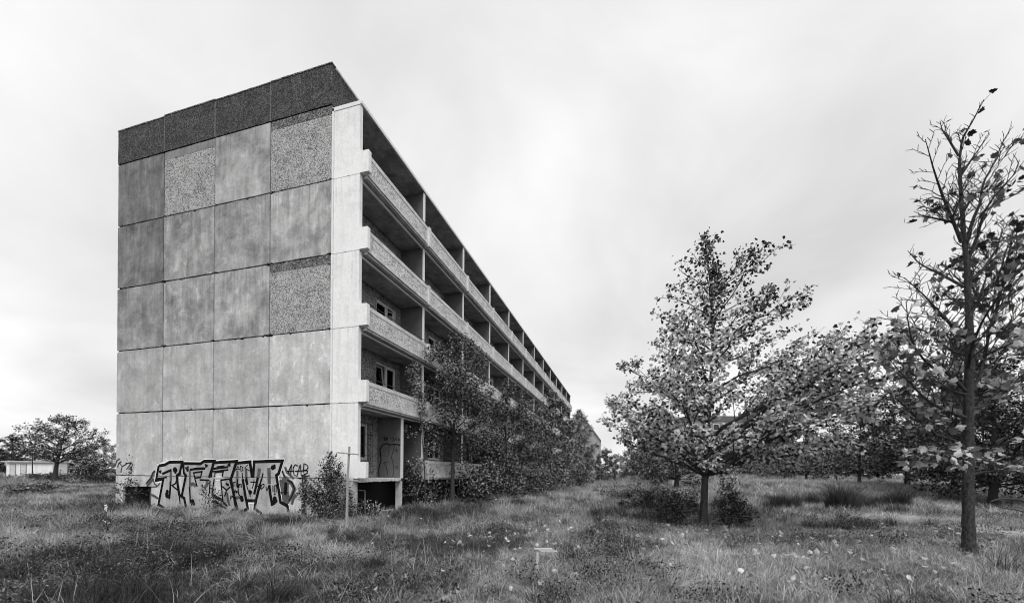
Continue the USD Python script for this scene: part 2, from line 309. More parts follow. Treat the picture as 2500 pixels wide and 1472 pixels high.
# attic panels over the gable, their tops not quite level
for c, (x0, x1) in enumerate(cols):
    dz = (0.0, .05, .02, .045)[c] - .03
    P = ragged(x0 + .008, x1 - .008, zk[5] + G, TOP + dz - .05, rng, chips=1)
    a = obj('attic_panel', slab_xz(P, -.012, .14).get(), attic_m, block)
    obj('coping', slab_xz(ragged(x0 + .004, x1 - .004, TOP + dz - .047, TOP + dz, rng, .008, 0), -.03, .2).get(), light_conc if 0 else strip_ag, a)
for x in [c_[1] for c_ in cols[:3]]: obj('seam_mortar', MB().box(x - .016, x + .016, -.018, .13, zk[5] + .03, TOP - .09).get(), mortar_m, block)
# basement row: the first panel has a cellar opening
base_m = [concrete(f'basement_concrete_{c}', .56 + .02 * (c % 2), 30 + c, blotch=.2, streak=.3) for c in range(4)]
for c, (x0, x1) in enumerate(cols):
    P = ragged(x0 + .006, x1 - .006, -.4, S0 - .012, rng, .004, 1)
    if c == 0: P = P.difference(sbox(-11.05, -9.28, -.3, 1.01))
    obj('basement_panel', slab_xz(P, .0, .09).get(), base_m[c], block)
mb = MB().box(-11.25, -9.05, 1.45, 1.5, -.4, 1.2).box(-11.3, -11.25, .09, 1.5, -.4, 1.2).box(-9.05, -9.0, .09, 1.5, -.4, 1.2).box(-11.3, -9.0, .09, 1.5, 1.2, 1.25)
mb.box(-9.62, -9.30, .16, .4, -.3, 1.0)
obj('cellar_recess', mb.get(), core_m, block)
# dark core behind the joints and under the roof
obj('wall_core', MB().box(-W + .03, -.03, .07, .14, 1.2, TOP - .06).box(-9.0, -.03, .07, .14, -.4, 1.2).get(), joint_m, block)
obj('rear_wall', MB().box(-W + .02, -W + .25, .15, LB, -.4, TOP - .1).get(), light_conc, block)
obj('roof', MB().box(-W + .26, -.32, .15, LB - .25, ROOF + .02, ROOF + .1).get(), core_m, block)
obj('far_gable_wall', MB().box(-W + .26, 1.2, LB - .2, LB, -.4, ROOF - .02).box(-W + .26, -.02, LB - .2, LB - .003, ROOF + .11, TOP - .05).get(), light_conc, block)
for k in range(5):   # narrow cover strip at the corner and the white end cheek of the balconies
    obj('corner_strip', slab_xz(ragged(.0, .075, zk[k] + .012, (zk[k + 1] if k < 4 else ROOF - .14) - .012, rng, .003, 0), -.012, .12).get(), edge_white, block)
    ztop = zk[k + 1] - .01 if k < 4 else ROOF - .15
    nib = sbox(1.1, 1.56 + .02 * (k == 4), zk[k] + .03, zk[k] + (.82 if k else .62)).buffer(-.02).buffer(.02)
    P = unary_union([sbox(.085, OUT, zk[k] + .012, ztop), nib])
    P = P.difference(affinity.scale(Point(.3 + .1 * k, zk[k]).buffer(.03, 3), 2, 1)).simplify(.002)
    obj('end_wall_panel', slab_xz(P, .018, .18).get(), white_wall, block)
obj('end_wall_base', MB().box(.005, OUT - .2, .02, .3, -.4, S0).get(), base_m[1], block)

# balconies: dividers, slabs, parapets, back walls with windows
DT = .15
kk_win = {}
def window_unit(parent, y0, y1, z0, z1, openl, wfar):
    fr = MB()
    t = .065
    for a in ((y0, y0 + t, z0, z1), (y1 - t, y1, z0, z1), (y0 + t, y1 - t, z0, z0 + t), (y0 + t, y1 - t, z1 - t, z1)): fr.box(-.12, -.05, *a)
    ym = (y0 + y1) / 2 + .06; fr.box(-.12, -.045, ym - t * .7, ym + t * .7, z0 + t, z1 - t)
    w = obj('window', fr.get(), frame_w, parent)
    if wfar: return w
    def sash(a, b, hinge_y, ang, tilt):
        s = MB(); q = .055
        for r in ((a, a + q, z0 + t, z1 - t), (b - q, b, z0 + t, z1 - t), (a + q, b - q, z0 + t, z0 + t + q), (a + q, b - q, z1 - t - q, z1 - t)): s.box(-.11, -.07, *r)
        g = MB().box(-.093, -.087, a + q, b - q, z0 + t + q, z1 - t - q)
        out = []
        for m_ in (s, g):
            v, f = m_.get(); v = v.copy()
            if tilt:
                x = v[:, 0] + .09; dz = v[:, 2] - (z0 + t); v[:, 0] = -.10 + x * math.cos(tilt) - dz * math.sin(tilt); v[:, 2] = z0 + t + x * math.sin(tilt) + dz * math.cos(tilt)
            if ang:
                x = v[:, 0] + .09; dy = v[:, 1] - hinge_y; v[:, 0] = -.13 + x * math.cos(ang) - abs(dy) * math.sin(ang); v[:, 1] = hinge_y + np.sign(dy) * abs(dy) * math.cos(ang)
            out.append((v, f))
        obj('sash', out[0], frame_w, w)
        if math.sin(y0 * 12.9 + z0 * 78.2 + a * 3.1) > -.35 or openl: obj('pane', out[1], glass_m, w)
    sash(y0 + t, ym - t * .7, y0 + t, 0, .13 if openl == 1 else 0)
    sash(ym + t * .7, y1 - t, y1 - t, .5 if openl == 2 else 0, 0)
    return w
for i in range(NB):
    ya, yb = i * BAY + (.18 if i == 0 else DT / 2), (i + 1) * BAY - DT / 2
    for k in range(5):
        z0 = zk[k]; z1 = zk[k + 1] if k < 4 else ROOF
        # back wall with one window (ground floor: barred window)
        P = sbox(i * BAY + (.15 if i == 0 else 0), (i + 1) * BAY - .006, z0 + .003, z1 - .16)
        if k == 0 and i == 0: wy0, wy1, wz0, wz1 = .75, 2.35, S0 + .75, S0 + 2.3
        else: wy0, wy1, wz0, wz1 = i * BAY + 2.88, i * BAY + 4.47, z0 + .95, z0 + 2.36
        P = P.difference(sbox(wy0, wy1, wz0, wz1))
        obj('back_wall', slab_yz(P, -.16, 0).get(), back_ag, block)
        window_unit(block, wy0, wy1, wz0, wz1, 1 if (i, k) in ((0, 1), (3, 2)) else 2 if (i, k) in ((0, 2), (1, 2)) else 0, i > 5)
        # slab and its nose
        if k == 0 and i == 0:
            P = ragged(0, 2.99, S0 - .13, S0 - .01, np.random.default_rng(4), .018, 5, .12)
            obj('balcony_slab', slab_yz(P, .004, 1.22).get(), rim_conc, block, label='broken ground-floor balcony slab')
        elif k == 0:
            obj('balcony_slab', MB().box(.004, 1.22, ya, yb, S0 - .14, S0 - .01).get(), rim_conc, block)
        else:
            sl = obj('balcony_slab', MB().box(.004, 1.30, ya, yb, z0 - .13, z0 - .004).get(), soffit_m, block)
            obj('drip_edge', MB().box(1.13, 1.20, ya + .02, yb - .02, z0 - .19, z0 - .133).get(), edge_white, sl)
        # parapet
        if k > 0 or i > 0:
            pz0, pz1 = z0 - .09 + .05, z0 + .80
            j_ = np.random.default_rng(i * 7 + k); dx_ = j_.normal(0, .008); x0, x1 = 1.33 + dx_, 1.47 + dx_; pz1 += j_.normal(0, .012); pz0 += j_.normal(0, .008)
            ra = MB().box(x0, x1, ya, yb, pz1 - .15, pz1).box(x0, x1, ya, yb, pz0, pz0 + .13).box(x0, x1, ya, ya + .12, pz0 + .13, pz1 - .15).box(x0, x1, yb - .12, yb, pz0 + .13, pz1 - .15)
            ra.box(1.26, 1.42, ya, yb, pz0 - .07, pz0 - .003)
            pr = obj('parapet', ra.get(), rim_conc, block)
            obj('pebble_infill', MB().box(x0 + .01, x1 - .018, ya + .12, yb - .12, pz0 + .13, pz1 - .15).get(), para_ag, pr)
            if k > 0 and (i == 0 or j_.random() > .3):
                rl = MB().tube([(1.36, ya + .1, pz1 + .17), (1.36, yb - .05, pz1 + .17)], .016, 5)
                for q in (.5, 2.4, 4.3): rl.tube([(1.36, i * BAY + q, pz1 - .01), (1.36, i * BAY + q, pz1 + .17)], .012, 4)
                obj('handrail', rl.get(), metal_d, pr)
for i in range(1, NB + 1):
    for k in range(5):
        z0, z1 = zk[k] - (.13 if k else 0), (zk[k + 1] - .133 if k < 4 else ROOF - .153)
        yc = i * BAY - (DT / 2 + .2 if i == NB else 0)
        if i < NB or True:
            d = obj('balcony_divider', MB().box(.004, OUT - .03, yc - DT / 2, yc + DT / 2, z0 + (.003 if k else -.3), z1).get(), divider_m, block)
            obj('divider_edge', MB().box(OUT - .03, OUT + .005, yc - DT / 2 - .01, yc + DT / 2 + .01, z0 + .82 + .13 * (k > 0), z1).get(), edge_white, d)
            obj('bracket', MB().box(OUT + .005, 1.54, yc - .09, yc + .09, zk[k] - .1, zk[k] + .82).get(), rim_conc, d)
# half-bay divider with tags on the ground floor, pillar under it
yh = 3.08
hd = obj('balcony_divider', MB().box(.004, OUT - .03, yh - .07, yh + .07, S0 - .02, zk[1] - .14).get(), divider_m, block, label='grey ground-floor divider wall with black graffiti figure')
obj('divider_edge', MB().box(OUT - .03, OUT + .01, yh - .08, yh + .08, S0 - .01, zk[1] - .14).get(), edge_white, hd)
obj('pillar', MB().box(.95, 1.16, yh - .1, yh + .1, -.4, S0 - .135).get(), rim_conc, block)
obj('cellar_back_wall', MB().box(-.3, -.2, .32, LB - .3, -.4, S0 - .02).get(), joint_m, block)
obj('cellar_pipe', MB().tube([(.1, 2.0, -.2), (.1, 2.0, .95), (.1, 1.6, .98)], .03, 6).get(), light_conc, block)
# barred window grille
gr = MB()
for q in np.arange(.72, 2.5, .125): gr.tube([(.12, q, S0 + .2), (.12, q, S0 + 2.35)], .008, 4)
for q in (.22, .5, .95, 1.4, 1.85, 2.3): gr.tube([(.13, .65, S0 + q), (.13, 2.52, S0 + q)], .010, 4)
obj('window_grille', gr.get(), metal_d, block)
# loggia roof, its fascia, attic panels along the facade
for i in range(NB):
    y0, y1 = i * BAY + (.01 if i == 0 else .004), (i + 1) * BAY - .004
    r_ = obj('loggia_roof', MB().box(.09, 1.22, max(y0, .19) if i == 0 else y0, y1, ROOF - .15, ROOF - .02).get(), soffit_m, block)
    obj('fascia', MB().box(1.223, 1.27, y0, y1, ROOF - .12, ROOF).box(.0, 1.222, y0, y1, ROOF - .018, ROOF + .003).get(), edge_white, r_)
    a = obj('attic_panel', MB().box(-.16, -.005, (.145 if i == 0 else y0), y1, ROOF + .006, TOP - .1).get(), attic_m, block)
    obj('coping', MB().box(-.2, .03, (.21 if i == 0 else y0), y1, TOP - .098, TOP - .03).get(), light_conc, a)
obj('roof_edge_cap', MB().box(.08, 1.22, .0, .186, ROOF - .145, ROOF - .02).get(), edge_white, block)

# ------------------------------------------------------------------ graffiti (flat paint on the gable and on the divider)
def G1(*p): return [on_plane(360 + x * 260 / 2251, 1100 + y * 260 / 2251, 1, 0) for x, y in p]
def G2(*p): return [on_plane(560 + x * 260 / 2251, 1100 + y * 260 / 2251, 1, 0) for x, y in p]
def xz(P): return [(p[0], p[2]) for p in P]
def stroke(P, w, join=2, cap=2): return LineString(xz(P)).buffer(w / 2, join_style=join, cap_style=cap, mitre_limit=3)
black, white, grey, fill = [], [], [], []
U = .0036                                   # metres per zoomed unit on the wall
def B1(w, *p): black.append(stroke(G1(*p), w * U))
def B2(w, *p): black.append(stroke(G2(*p), w * U))
def W1(w, *p): white.append(stroke(G1(*p), w * U))
def W2(w, *p): white.append(stroke(G2(*p), w * U))
sil = Polygon(xz(G1((245, 320), (475, 240), (740, 235), (765, 262), (1120, 272), (1200, 222), (1425, 222), (1430, 245), (1890, 222), (1895, 255), (2170, 235), (2215, 540))
                 + G2((505, 560), (530, 240), (1125, 215), (1045, 485), (1005, 520), (1020, 620), (1090, 1080), (1230, 1160), (1275, 1380), (690, 1340), (540, 1225), (590, 1075), (370, 1060), (405, 1230), (230, 1310), (150, 1225), (-20, 1310))
                 + G1((1600, 1200), (1000, 1260), (835, 1240), (690, 1260), (370, 1215), (235, 1140), (350, 610), (180, 640)))).buffer(0)
hole = unary_union([Polygon(xz(G1((735, 300), (690, 490), (640, 525), (640, 640), (680, 930), (735, 940), (800, 610), (810, 520), (755, 480)))),
                    Polygon(xz(G1((1440, 450), (1605, 440), (1590, 550), (1450, 560)))), Polygon(xz(G1((1420, 600), (1380, 915), (1585, 1035), (1560, 625))))])
white += [sil.buffer(.10, join_style=2).difference(sil.buffer(-.02)), hole.buffer(.035, join_style=2).difference(hole.buffer(-.035))]
fill.append(sil.difference(hole))
for p in (((245, 315), (370, 298), (475, 240), (745, 235), (690, 480), (632, 522), (640, 660), (680, 930), (785, 1000), (835, 1240)), ((245, 315), (190, 625), (345, 592), (240, 1135), (375, 1215)),
          ((765, 265), (1130, 272), (1200, 222), (1422, 218), (1310, 570)), ((765, 265), (775, 465), (820, 522), (800, 620), (735, 945)), ((1420, 250), (1890, 222), (1782, 560)),
          ((1400, 265), (1355, 470)), ((1890, 260), (2180, 232), (2215, 545)), ((1890, 240), (1790, 560)), ((1755, 600), (1800, 780), (1905, 1225), (1745, 1305)), ((1370, 925), (1600, 1050))): B1(36, *p)
for p in (((510, 570), (530, 232), (1130, 212), (1048, 482), (1000, 520), (1020, 640), (1090, 1085), (1232, 1162), (1280, 1380)), ((290, 595), (345, 950), (400, 1225), (225, 1305)),
          ((655, 700), (570, 1050), (540, 1222), (690, 1335)), ((365, 1050), (590, 1055)), ((45, 560), (50, 650), (150, 1220), (0, 1300)), ((440, 240), (490, 565))): B2(36, *p)
B2(24, (690, 590), (655, 700))
for p in (((985, 465), (1160, 438), (1130, 560), (1010, 575), (985, 465)), ((1440, 450), (1610, 436), (1590, 552)), ((1440, 450), (1430, 550)), ((1420, 590), (1370, 925)), ((1600, 1050), (1560, 620), (1755, 590)),
          ((190, 590), (420, 560)), ((1010, 590), (1060, 760)), ((1110, 612), (1310, 620)), ((1590, 750), (1680, 830), (1640, 960)), ((1680, 830), (1760, 760)), ((520, 735), (600, 690), (625, 620)), ((530, 735), (650, 830)), ((1330, 620), (1320, 900)),
          ((1000, 1250), (1160, 1200)), ((1380, 1050), (1620, 1190)), ((1440, 1045), (1560, 1150), (1680, 1225)), ((1590, 1060), (1700, 1170)), ((680, 950), (700, 1120))): B1(20, *p)
for w, p in ((50, ((500, 420), (505, 640))), (30, ((500, 640), (480, 930), (468, 1020))), (42, ((905, 420), (905, 760))), (24, ((900, 760), (915, 1110))), (30, ((320, 490), (430, 440), (520, 400))), (26, ((900, 400), (1080, 380), (1230, 375))),
             (22, ((980, 380), (1200, 360))), (26, ((1390, 380), (1560, 360), (1720, 340))), (18, ((1470, 340), (1640, 320))), (20, ((1390, 440), (1720, 400))), (60, ((900, 720), (980, 700), (1030, 750))), (60, ((1265, 640), (1265, 720), (1200, 790))),
             (46, ((1690, 880), (1710, 1050), (1745, 1160))), (20, ((1380, 400), (1355, 560)))): (black if w < 35 else grey).append(stroke(G1(*p), w * U * (1 if w < 35 else .7)))
for w, p in ((52, ((175, 420), (175, 600), (165, 760))), (60, ((358, 385), (365, 560))), (34, ((365, 560), (385, 720))), (70, ((640, 370), (635, 460), (610, 560))), (34, ((610, 560), (570, 760), (530, 920))), (75, ((843, 360), (850, 700))), (36, ((850, 720), (870, 900), (915, 1160))),
             (16, ((180, 600), (200, 900), (260, 1000))), (14, ((340, 600), (400, 820), (455, 965))), (14, ((280, 470), (290, 600))), (18, ((720, 470), (690, 600)))): (grey if w > 50 else black).append(stroke(G2(*p), w * U * (.62 if w > 50 else 1)))
for x, y, r in ((590, 400, 34), (615, 410, 22), (600, 450, 20), (265, 440, 13), (290, 425, 12), (288, 458, 13), (428, 865, 26), (395, 908, 13), (424, 945, 32), (825, 362, 15), (866, 345, 15), (856, 402, 22), (1240, 300, 15), (1268, 315, 14), (1243, 340, 12),
                (1720, 300, 16), (1745, 278, 13), (1748, 312, 14), (1685, 700, 16), (1712, 720, 16), (2175, 850, 16), (2200, 870, 16), (2185, 890, 18), (1165, 730, 13), (960, 1070, 30), (990, 1120, 22), (945, 1140, 14)):
    p = G1((x, y))[0]; black.append(Point(p[0], p[2]).buffer(r * U, 4))
for x, y, r in ((925, 355, 28), (960, 320, 18), (968, 358, 14), (968, 1010, 28), (995, 1060, 20), (950, 1085, 28), (968, 915, 12), (265, 990, 26), (275, 1030, 26)):
    p = G2((x, y))[0]; black.append(Point(p[0], p[2]).buffer(r * U, 4))
# tags: ACAB, ABC, small words
TG = lambda w, *p: black.append(stroke(G2(*p), w * U, 1, 1))
for p in (((1250, 480), (1270, 400), (1320, 290), (1300, 490)), ((1225, 430), (1370, 425)), ((1455, 320), (1400, 288), (1360, 340), (1350, 420), (1375, 505), (1410, 525)), ((1432, 540), (1470, 400), (1503, 290), (1525, 520)), ((1400, 432), (1620, 412)),
          ((1580, 268), (1568, 450)), ((1580, 268), (1650, 300), (1668, 350), (1640, 400), (1570, 415)), ((1600, 412), (1660, 425), (1650, 470), (1580, 500), (1600, 540), (1700, 520))): TG(11, *p)
for p in (((140, 420), (190, 320), (220, 400)), ((150, 395), (225, 385)), ((240, 320), (250, 430), (300, 410), (270, 375), (295, 345), (240, 320)), ((400, 295), (330, 360), (430, 420))): TG(10, *p)
for p in (((65, 675), (140, 660)), ((100, 670), (105, 750)), ((170, 690), (172, 770)), ((205, 770), (205, 710), (225, 705), (232, 770)), ((232, 715), (258, 700), (265, 770)), ((100, 860), (130, 850), (120, 890), (95, 890), (140, 820)), ((150, 890), (180, 860), (150, 850), (145, 890)),
          ((190, 830), (195, 900)), ((20, 1050), (40, 950), (90, 960), (40, 1000)), ((110, 1000), (145, 980), (110, 970), (120, 1020)), ((170, 960), (160, 1010), (195, 1010), (195, 960)), ((240, 970), (215, 990), (240, 1020)), ((455, 660), (610, 665)), ((530, 610), (520, 700), (490, 790)), ((610, 640), (590, 740), (615, 750)),
          ((670, 800), (690, 720), (740, 700), (740, 760), (680, 810)), ((780, 760), (800, 850), (830, 760)), ((930, 860), (925, 740)), ((960, 870), (955, 740), (1000, 720), (995, 880))): TG(12, *p)
# swashes left and right of the letters
for w, p in ((34, ((0, 680), (90, 570), (120, 480), (155, 440))), (26, ((0, 745), (60, 670), (130, 600))), (20, ((130, 600), (150, 680), (200, 740))), (30, ((90, 925), (160, 960), (220, 1000)))): grey.append(stroke(G1(*p), w * U, 1, 1))
for w, p in ((12, ((-20, 690), (95, 560), (110, 470), (160, 425))), (10, ((0, 760), (200, 760), (270, 690)))): black.append(stroke(G1(*p), w * U, 1, 1))
for w, p in ((95, ((1190, 620), (1180, 830), (1200, 1050))), (46, ((1230, 620), (1320, 680), (1380, 800), (1330, 940), (1260, 1040))), (30, ((1190, 360), (1215, 440), (1350, 570))), (24, ((1130, 440), (1180, 560))), (30, ((1330, 1110), (1355, 1010), (1440, 900))), (40, ((1090, 640), (1120, 800), (1130, 900)))): grey.append(stroke(G2(*p), w * U, 1, 1))
for w, p in ((16, ((1240, 620), (1330, 675), (1385, 800), (1330, 950), (1265, 1055))), (40, ((1200, 700), (1190, 900))), (12, ((1130, 430), (1150, 520), (1190, 560))), (10, ((1080, 880), (1250, 880)))): black.append(stroke(G2(*p), w * U, 1, 1))
for p in (((735, 300), (735, 480)), ((480, 215), (765, 215), (765, 250), (1150, 250), (1195, 198), (1430, 198)), ((395, 165), (440, 215)), ((670, 180), (720, 130), (735, 170)), ((160, 665), (345, 625), (225, 1145), (330, 1215))): W1(12, *p)
for p in (((170, 210), (175, 235), (450, 210), (490, 500), (510, 210), (1155, 190), (1075, 490), (1020, 525), (1105, 1060), (1250, 1150), (1305, 1380)), ((330, 1300), (430, 1245), (380, 1085), (570, 1085), (520, 1240), (610, 1320))): W2(14, *p)
black.append(unary_union([LineString(xz([on_plane(x, y, 1, 0) for x, y in p])).buffer(.02, cap_style=1) for p in
    (((282, 1135), (286, 1124), (293, 1119)), ((288, 1140), (291, 1130), (297, 1126)), ((293, 1130), (299, 1138), (310, 1132)), ((299, 1138), (296, 1152)), ((308, 1130), (323, 1129)), ((321, 1130), (312, 1142)), ((325, 1132), (320, 1146)))]))
gparts = [('graffiti_halo', white, paint_w, -.012), ('graffiti_fill', fill, paint_f, -.014), ('graffiti_shading', grey, paint_g, -.016), ('graffiti_lines', black, paint_k, -.018)]
clip = sbox(-W + .01, -.01, 0.02, 4.0)
cell = sbox(-11.05, -9.28, -.3, 1.01)
for nm, ps, m, y in gparts:
    u = unary_union(ps).intersection(clip).difference(cell).simplify(.003)
    if nm == 'graffiti_fill': u = u.difference(sbox(-W, 0, S0 - .012, S0 + .012))
    obj(nm, sheet(u, y), m, block, label={'graffiti_lines': 'black outlines of the large graffiti piece with small tags', 'graffiti_halo': 'white outline round the graffiti letters', 'graffiti_fill': 'pale fill of the large graffiti letters', 'graffiti_shading': 'dark grey sprayed shading of the graffiti'}[nm])
def D(*p): return [on_plane(720 + x * 300 / 1840, 1060 + y * 300 / 1840, 1, yh - .07) for x, y in p]
tags = []
for w, p in ((.05, ((1260, 640), (1255, 520), (1290, 380), (1275, 230), (1310, 160), (1370, 135), (1415, 155), (1470, 150), (1530, 150), (1580, 165))), (.02, ((1412, 160), (1405, 260), (1390, 330))), (.025, ((1395, 412), (1330, 425), (1370, 480), (1390, 600))),
             (.025, ((1490, 155), (1480, 230), (1445, 340), (1470, 430), (1485, 540), (1465, 620))), (.02, ((1500, 250), (1540, 225))), (.02, ((1505, 215), (1540, 265))), (.02, ((1500, 500), (1550, 470))), (.02, ((1510, 470), (1545, 520))),
             (.03, ((1310, 60), (1350, 30), (1335, 90), (1385, 40), (1360, 100), (1390, 60))), (.022, ((1430, 60), (1480, 45), (1455, 110))), (.022, ((1480, 70), (1490, 100), (1505, 70))), (.022, ((1510, 45), (1520, 100))), (.022, ((1500, 70), (1540, 60))), (.022, ((1550, 60), (1545, 95), (1570, 80), (1550, 60)))):
    tags.append(LineString(xz(D(*p))).buffer(w / 2))
obj('divider_graffiti', sheet(unary_union(tags).intersection(sbox(.02, OUT - .05, S0 + .02, zk[1] - .2)), yh - .075), paint_k, hd)

# ------------------------------------------------------------------ vegetation kit
def norm(v): return v / (np.linalg.norm(v, axis=-1, keepdims=True) + 1e-12)
MAPLE = [(0, 0), (.24, -.03), (.27, .13), (.52, .28), (.38, .42), (.42, .64), (.22, .64), (0, 1.0)]
def leaf_shape(kind):
    """Vertices and triangles of one leaf, stem at the origin, tip at y = 1."""
    if kind == 'maple':
        right = MAPLE; ring = right + [(-x, y) for x, y in right[-2:0:-1]]
        v = [(0, .34, .0)] + [(x, y, -.55 * abs(x) ** 1.3 - .22 * y * y) for x, y in ring]
        n = len(ring); return np.array(v), np.array([(0, 1 + i, 1 + (i + 1) % n) for i in range(n)])
    if kind == 'maple_low':
        ring = [(0, 0), (.30, -.02), (.48, .38), (.25, .60), (0, 1), (-.25, .60), (-.48, .38), (-.30, -.02)]
        v = [(0, .36, .0)] + [(x, y, -.5 * abs(x) - .2 * y * y) for x, y in ring]
        n = len(ring); return np.array(v), np.array([(0, 1 + i, 1 + (i + 1) % n) for i in range(n)])
    v = [(0, 0, 0), (.26, .45, -.10), (0, 1, -.12), (-.26, .45, -.10), (0, .45, .03)]
    return np.array(v), np.array([(0, 1, 4), (1, 2, 4), (4, 2, 3), (0, 4, 3)]) if kind == 'ovate' else np.array([(0, 1, 2), (0, 2, 3)])
def leaves(pos, dirs, size, kind, rng, droop=.5, flatn=.5, wind=(0.25, 0.05, 0)):
    """One mesh of many leaves: stems at pos, pointing along dirs, hanging a little, faces mostly to the sky."""
    pos = np.asarray(pos, float); N = len(pos)
    if N == 0: return np.zeros((0, 3)), np.zeros((0, 3), int), np.zeros(0)
    y = norm(norm(np.asarray(dirs, float)) * .7 + rng.normal(0, .55, (N, 3)) + np.array([0, 0, -droop]) + np.array(wind))
    up = norm(np.array([0, 0, 1.0]) * flatn + rng.normal(0, .5, (N, 3)))
    z = norm(up - y * (up * y).sum(1, keepdims=True)); x = np.cross(y, z)
    v, f = leaf_shape(kind); s = size * rng.uniform(.6, 1.25, N)
    V = pos[:, None] + (v[None, :, 0:1] * x[:, None] + v[None, :, 1:2] * y[:, None] + v[None, :, 2:3] * z[:, None] * rng.uniform(.3, 1.5, (N, 1, 1))) * s[:, None, None]
    F = f[None] + (np.arange(N) * len(v))[:, None, None]
    return V.reshape(-1, 3), F.reshape(-1, 3), np.repeat(rng.uniform(0, 1, N), len(v))
def curve(p0, p1, sag, rng, n=7, wob=.04):
    """A limb from p0 to p1 that first rises or sags by sag times its length and wobbles."""
    p0, p1 = np.asarray(p0, float), np.asarray(p1, float); t = np.linspace(0, 1, n)[:, None]; Ln = np.linalg.norm(p1 - p0)
    q = p0 + (p1 - p0) * t + np.array([0, 0, 1.0]) * sag * Ln * 4 * t * (1 - t)
    w = np.cumsum(rng.normal(0, wob * Ln / math.sqrt(n), (n, 3)), 0); w -= w[0] + (w[-1] - w[0]) * t
    return q + w
def resample(P, n):
    P = np.asarray(P, float); d = np.r_[0, np.cumsum(np.linalg.norm(np.diff(P, axis=0), axis=1))]; t = np.linspace(0, d[-1], n)
    return np.stack([np.interp(t, d, P[:, k]) for k in range(3)], 1)
def branchlets(P, r0, rng, dens, frac, up, tips, tw, level=0, maxlev=1, tipn=3, start=.2, minr=.004, planar=.35):
    """Side shoots along the limb P; returns nothing, adds shoots to tw (list of (points, radii)) and leaf spots to tips."""
    P = np.asarray(P); Ln = np.linalg.norm(np.diff(P, axis=0), axis=1).sum(); n = max(2, int(Ln * dens)); T = norm(np.gradient(P, axis=0))
    for i in range(n):
        t = start + (1 - start) * (i + rng.uniform(.2, .8)) / n; u = t * (len(P) - 1); k = min(int(u), len(P) - 2); b = P[k] + (P[k + 1] - P[k]) * (u - k); d = T[k]
        side = norm(np.cross(d, [0, 0, 1.0]) + rng.normal(0, .15, 3)) * (1 if (i + level) % 2 else -1); upv = norm(np.cross(np.cross(d, [0, 0, 1.0]), d) + 1e-6)
        dv = norm(d * rng.uniform(.5, .95) + side * rng.uniform(.5, 1.0) * (1 - planar * rng.random()) + upv * rng.uniform(-.35, .6) + np.array([0, 0, up]))
        l = max(.12, frac * Ln * (1.12 - .75 * t) * rng.uniform(.6, 1.2)); q = curve(b, b + dv * l, rng.uniform(-.03, .08), rng, 5, .05)
        r = max(minr, r0 * (1 - t * .75) * .5); tw.append((q, np.linspace(r, minr * .6, 5)))
        if level < maxlev and l > .25: branchlets(q, r, rng, dens * 1.5, frac * .9, up, tips, tw, level + 1, maxlev, tipn, .2, minr, planar)
        for a in np.linspace(.35, 1, tipn): m = a * 4; kk = min(int(m), 3); tips.append((q[kk] + (q[kk + 1] - q[kk]) * (m - kk), q[kk + 1] - q[kk]))
    tips.append((P[-1], T[-1]))
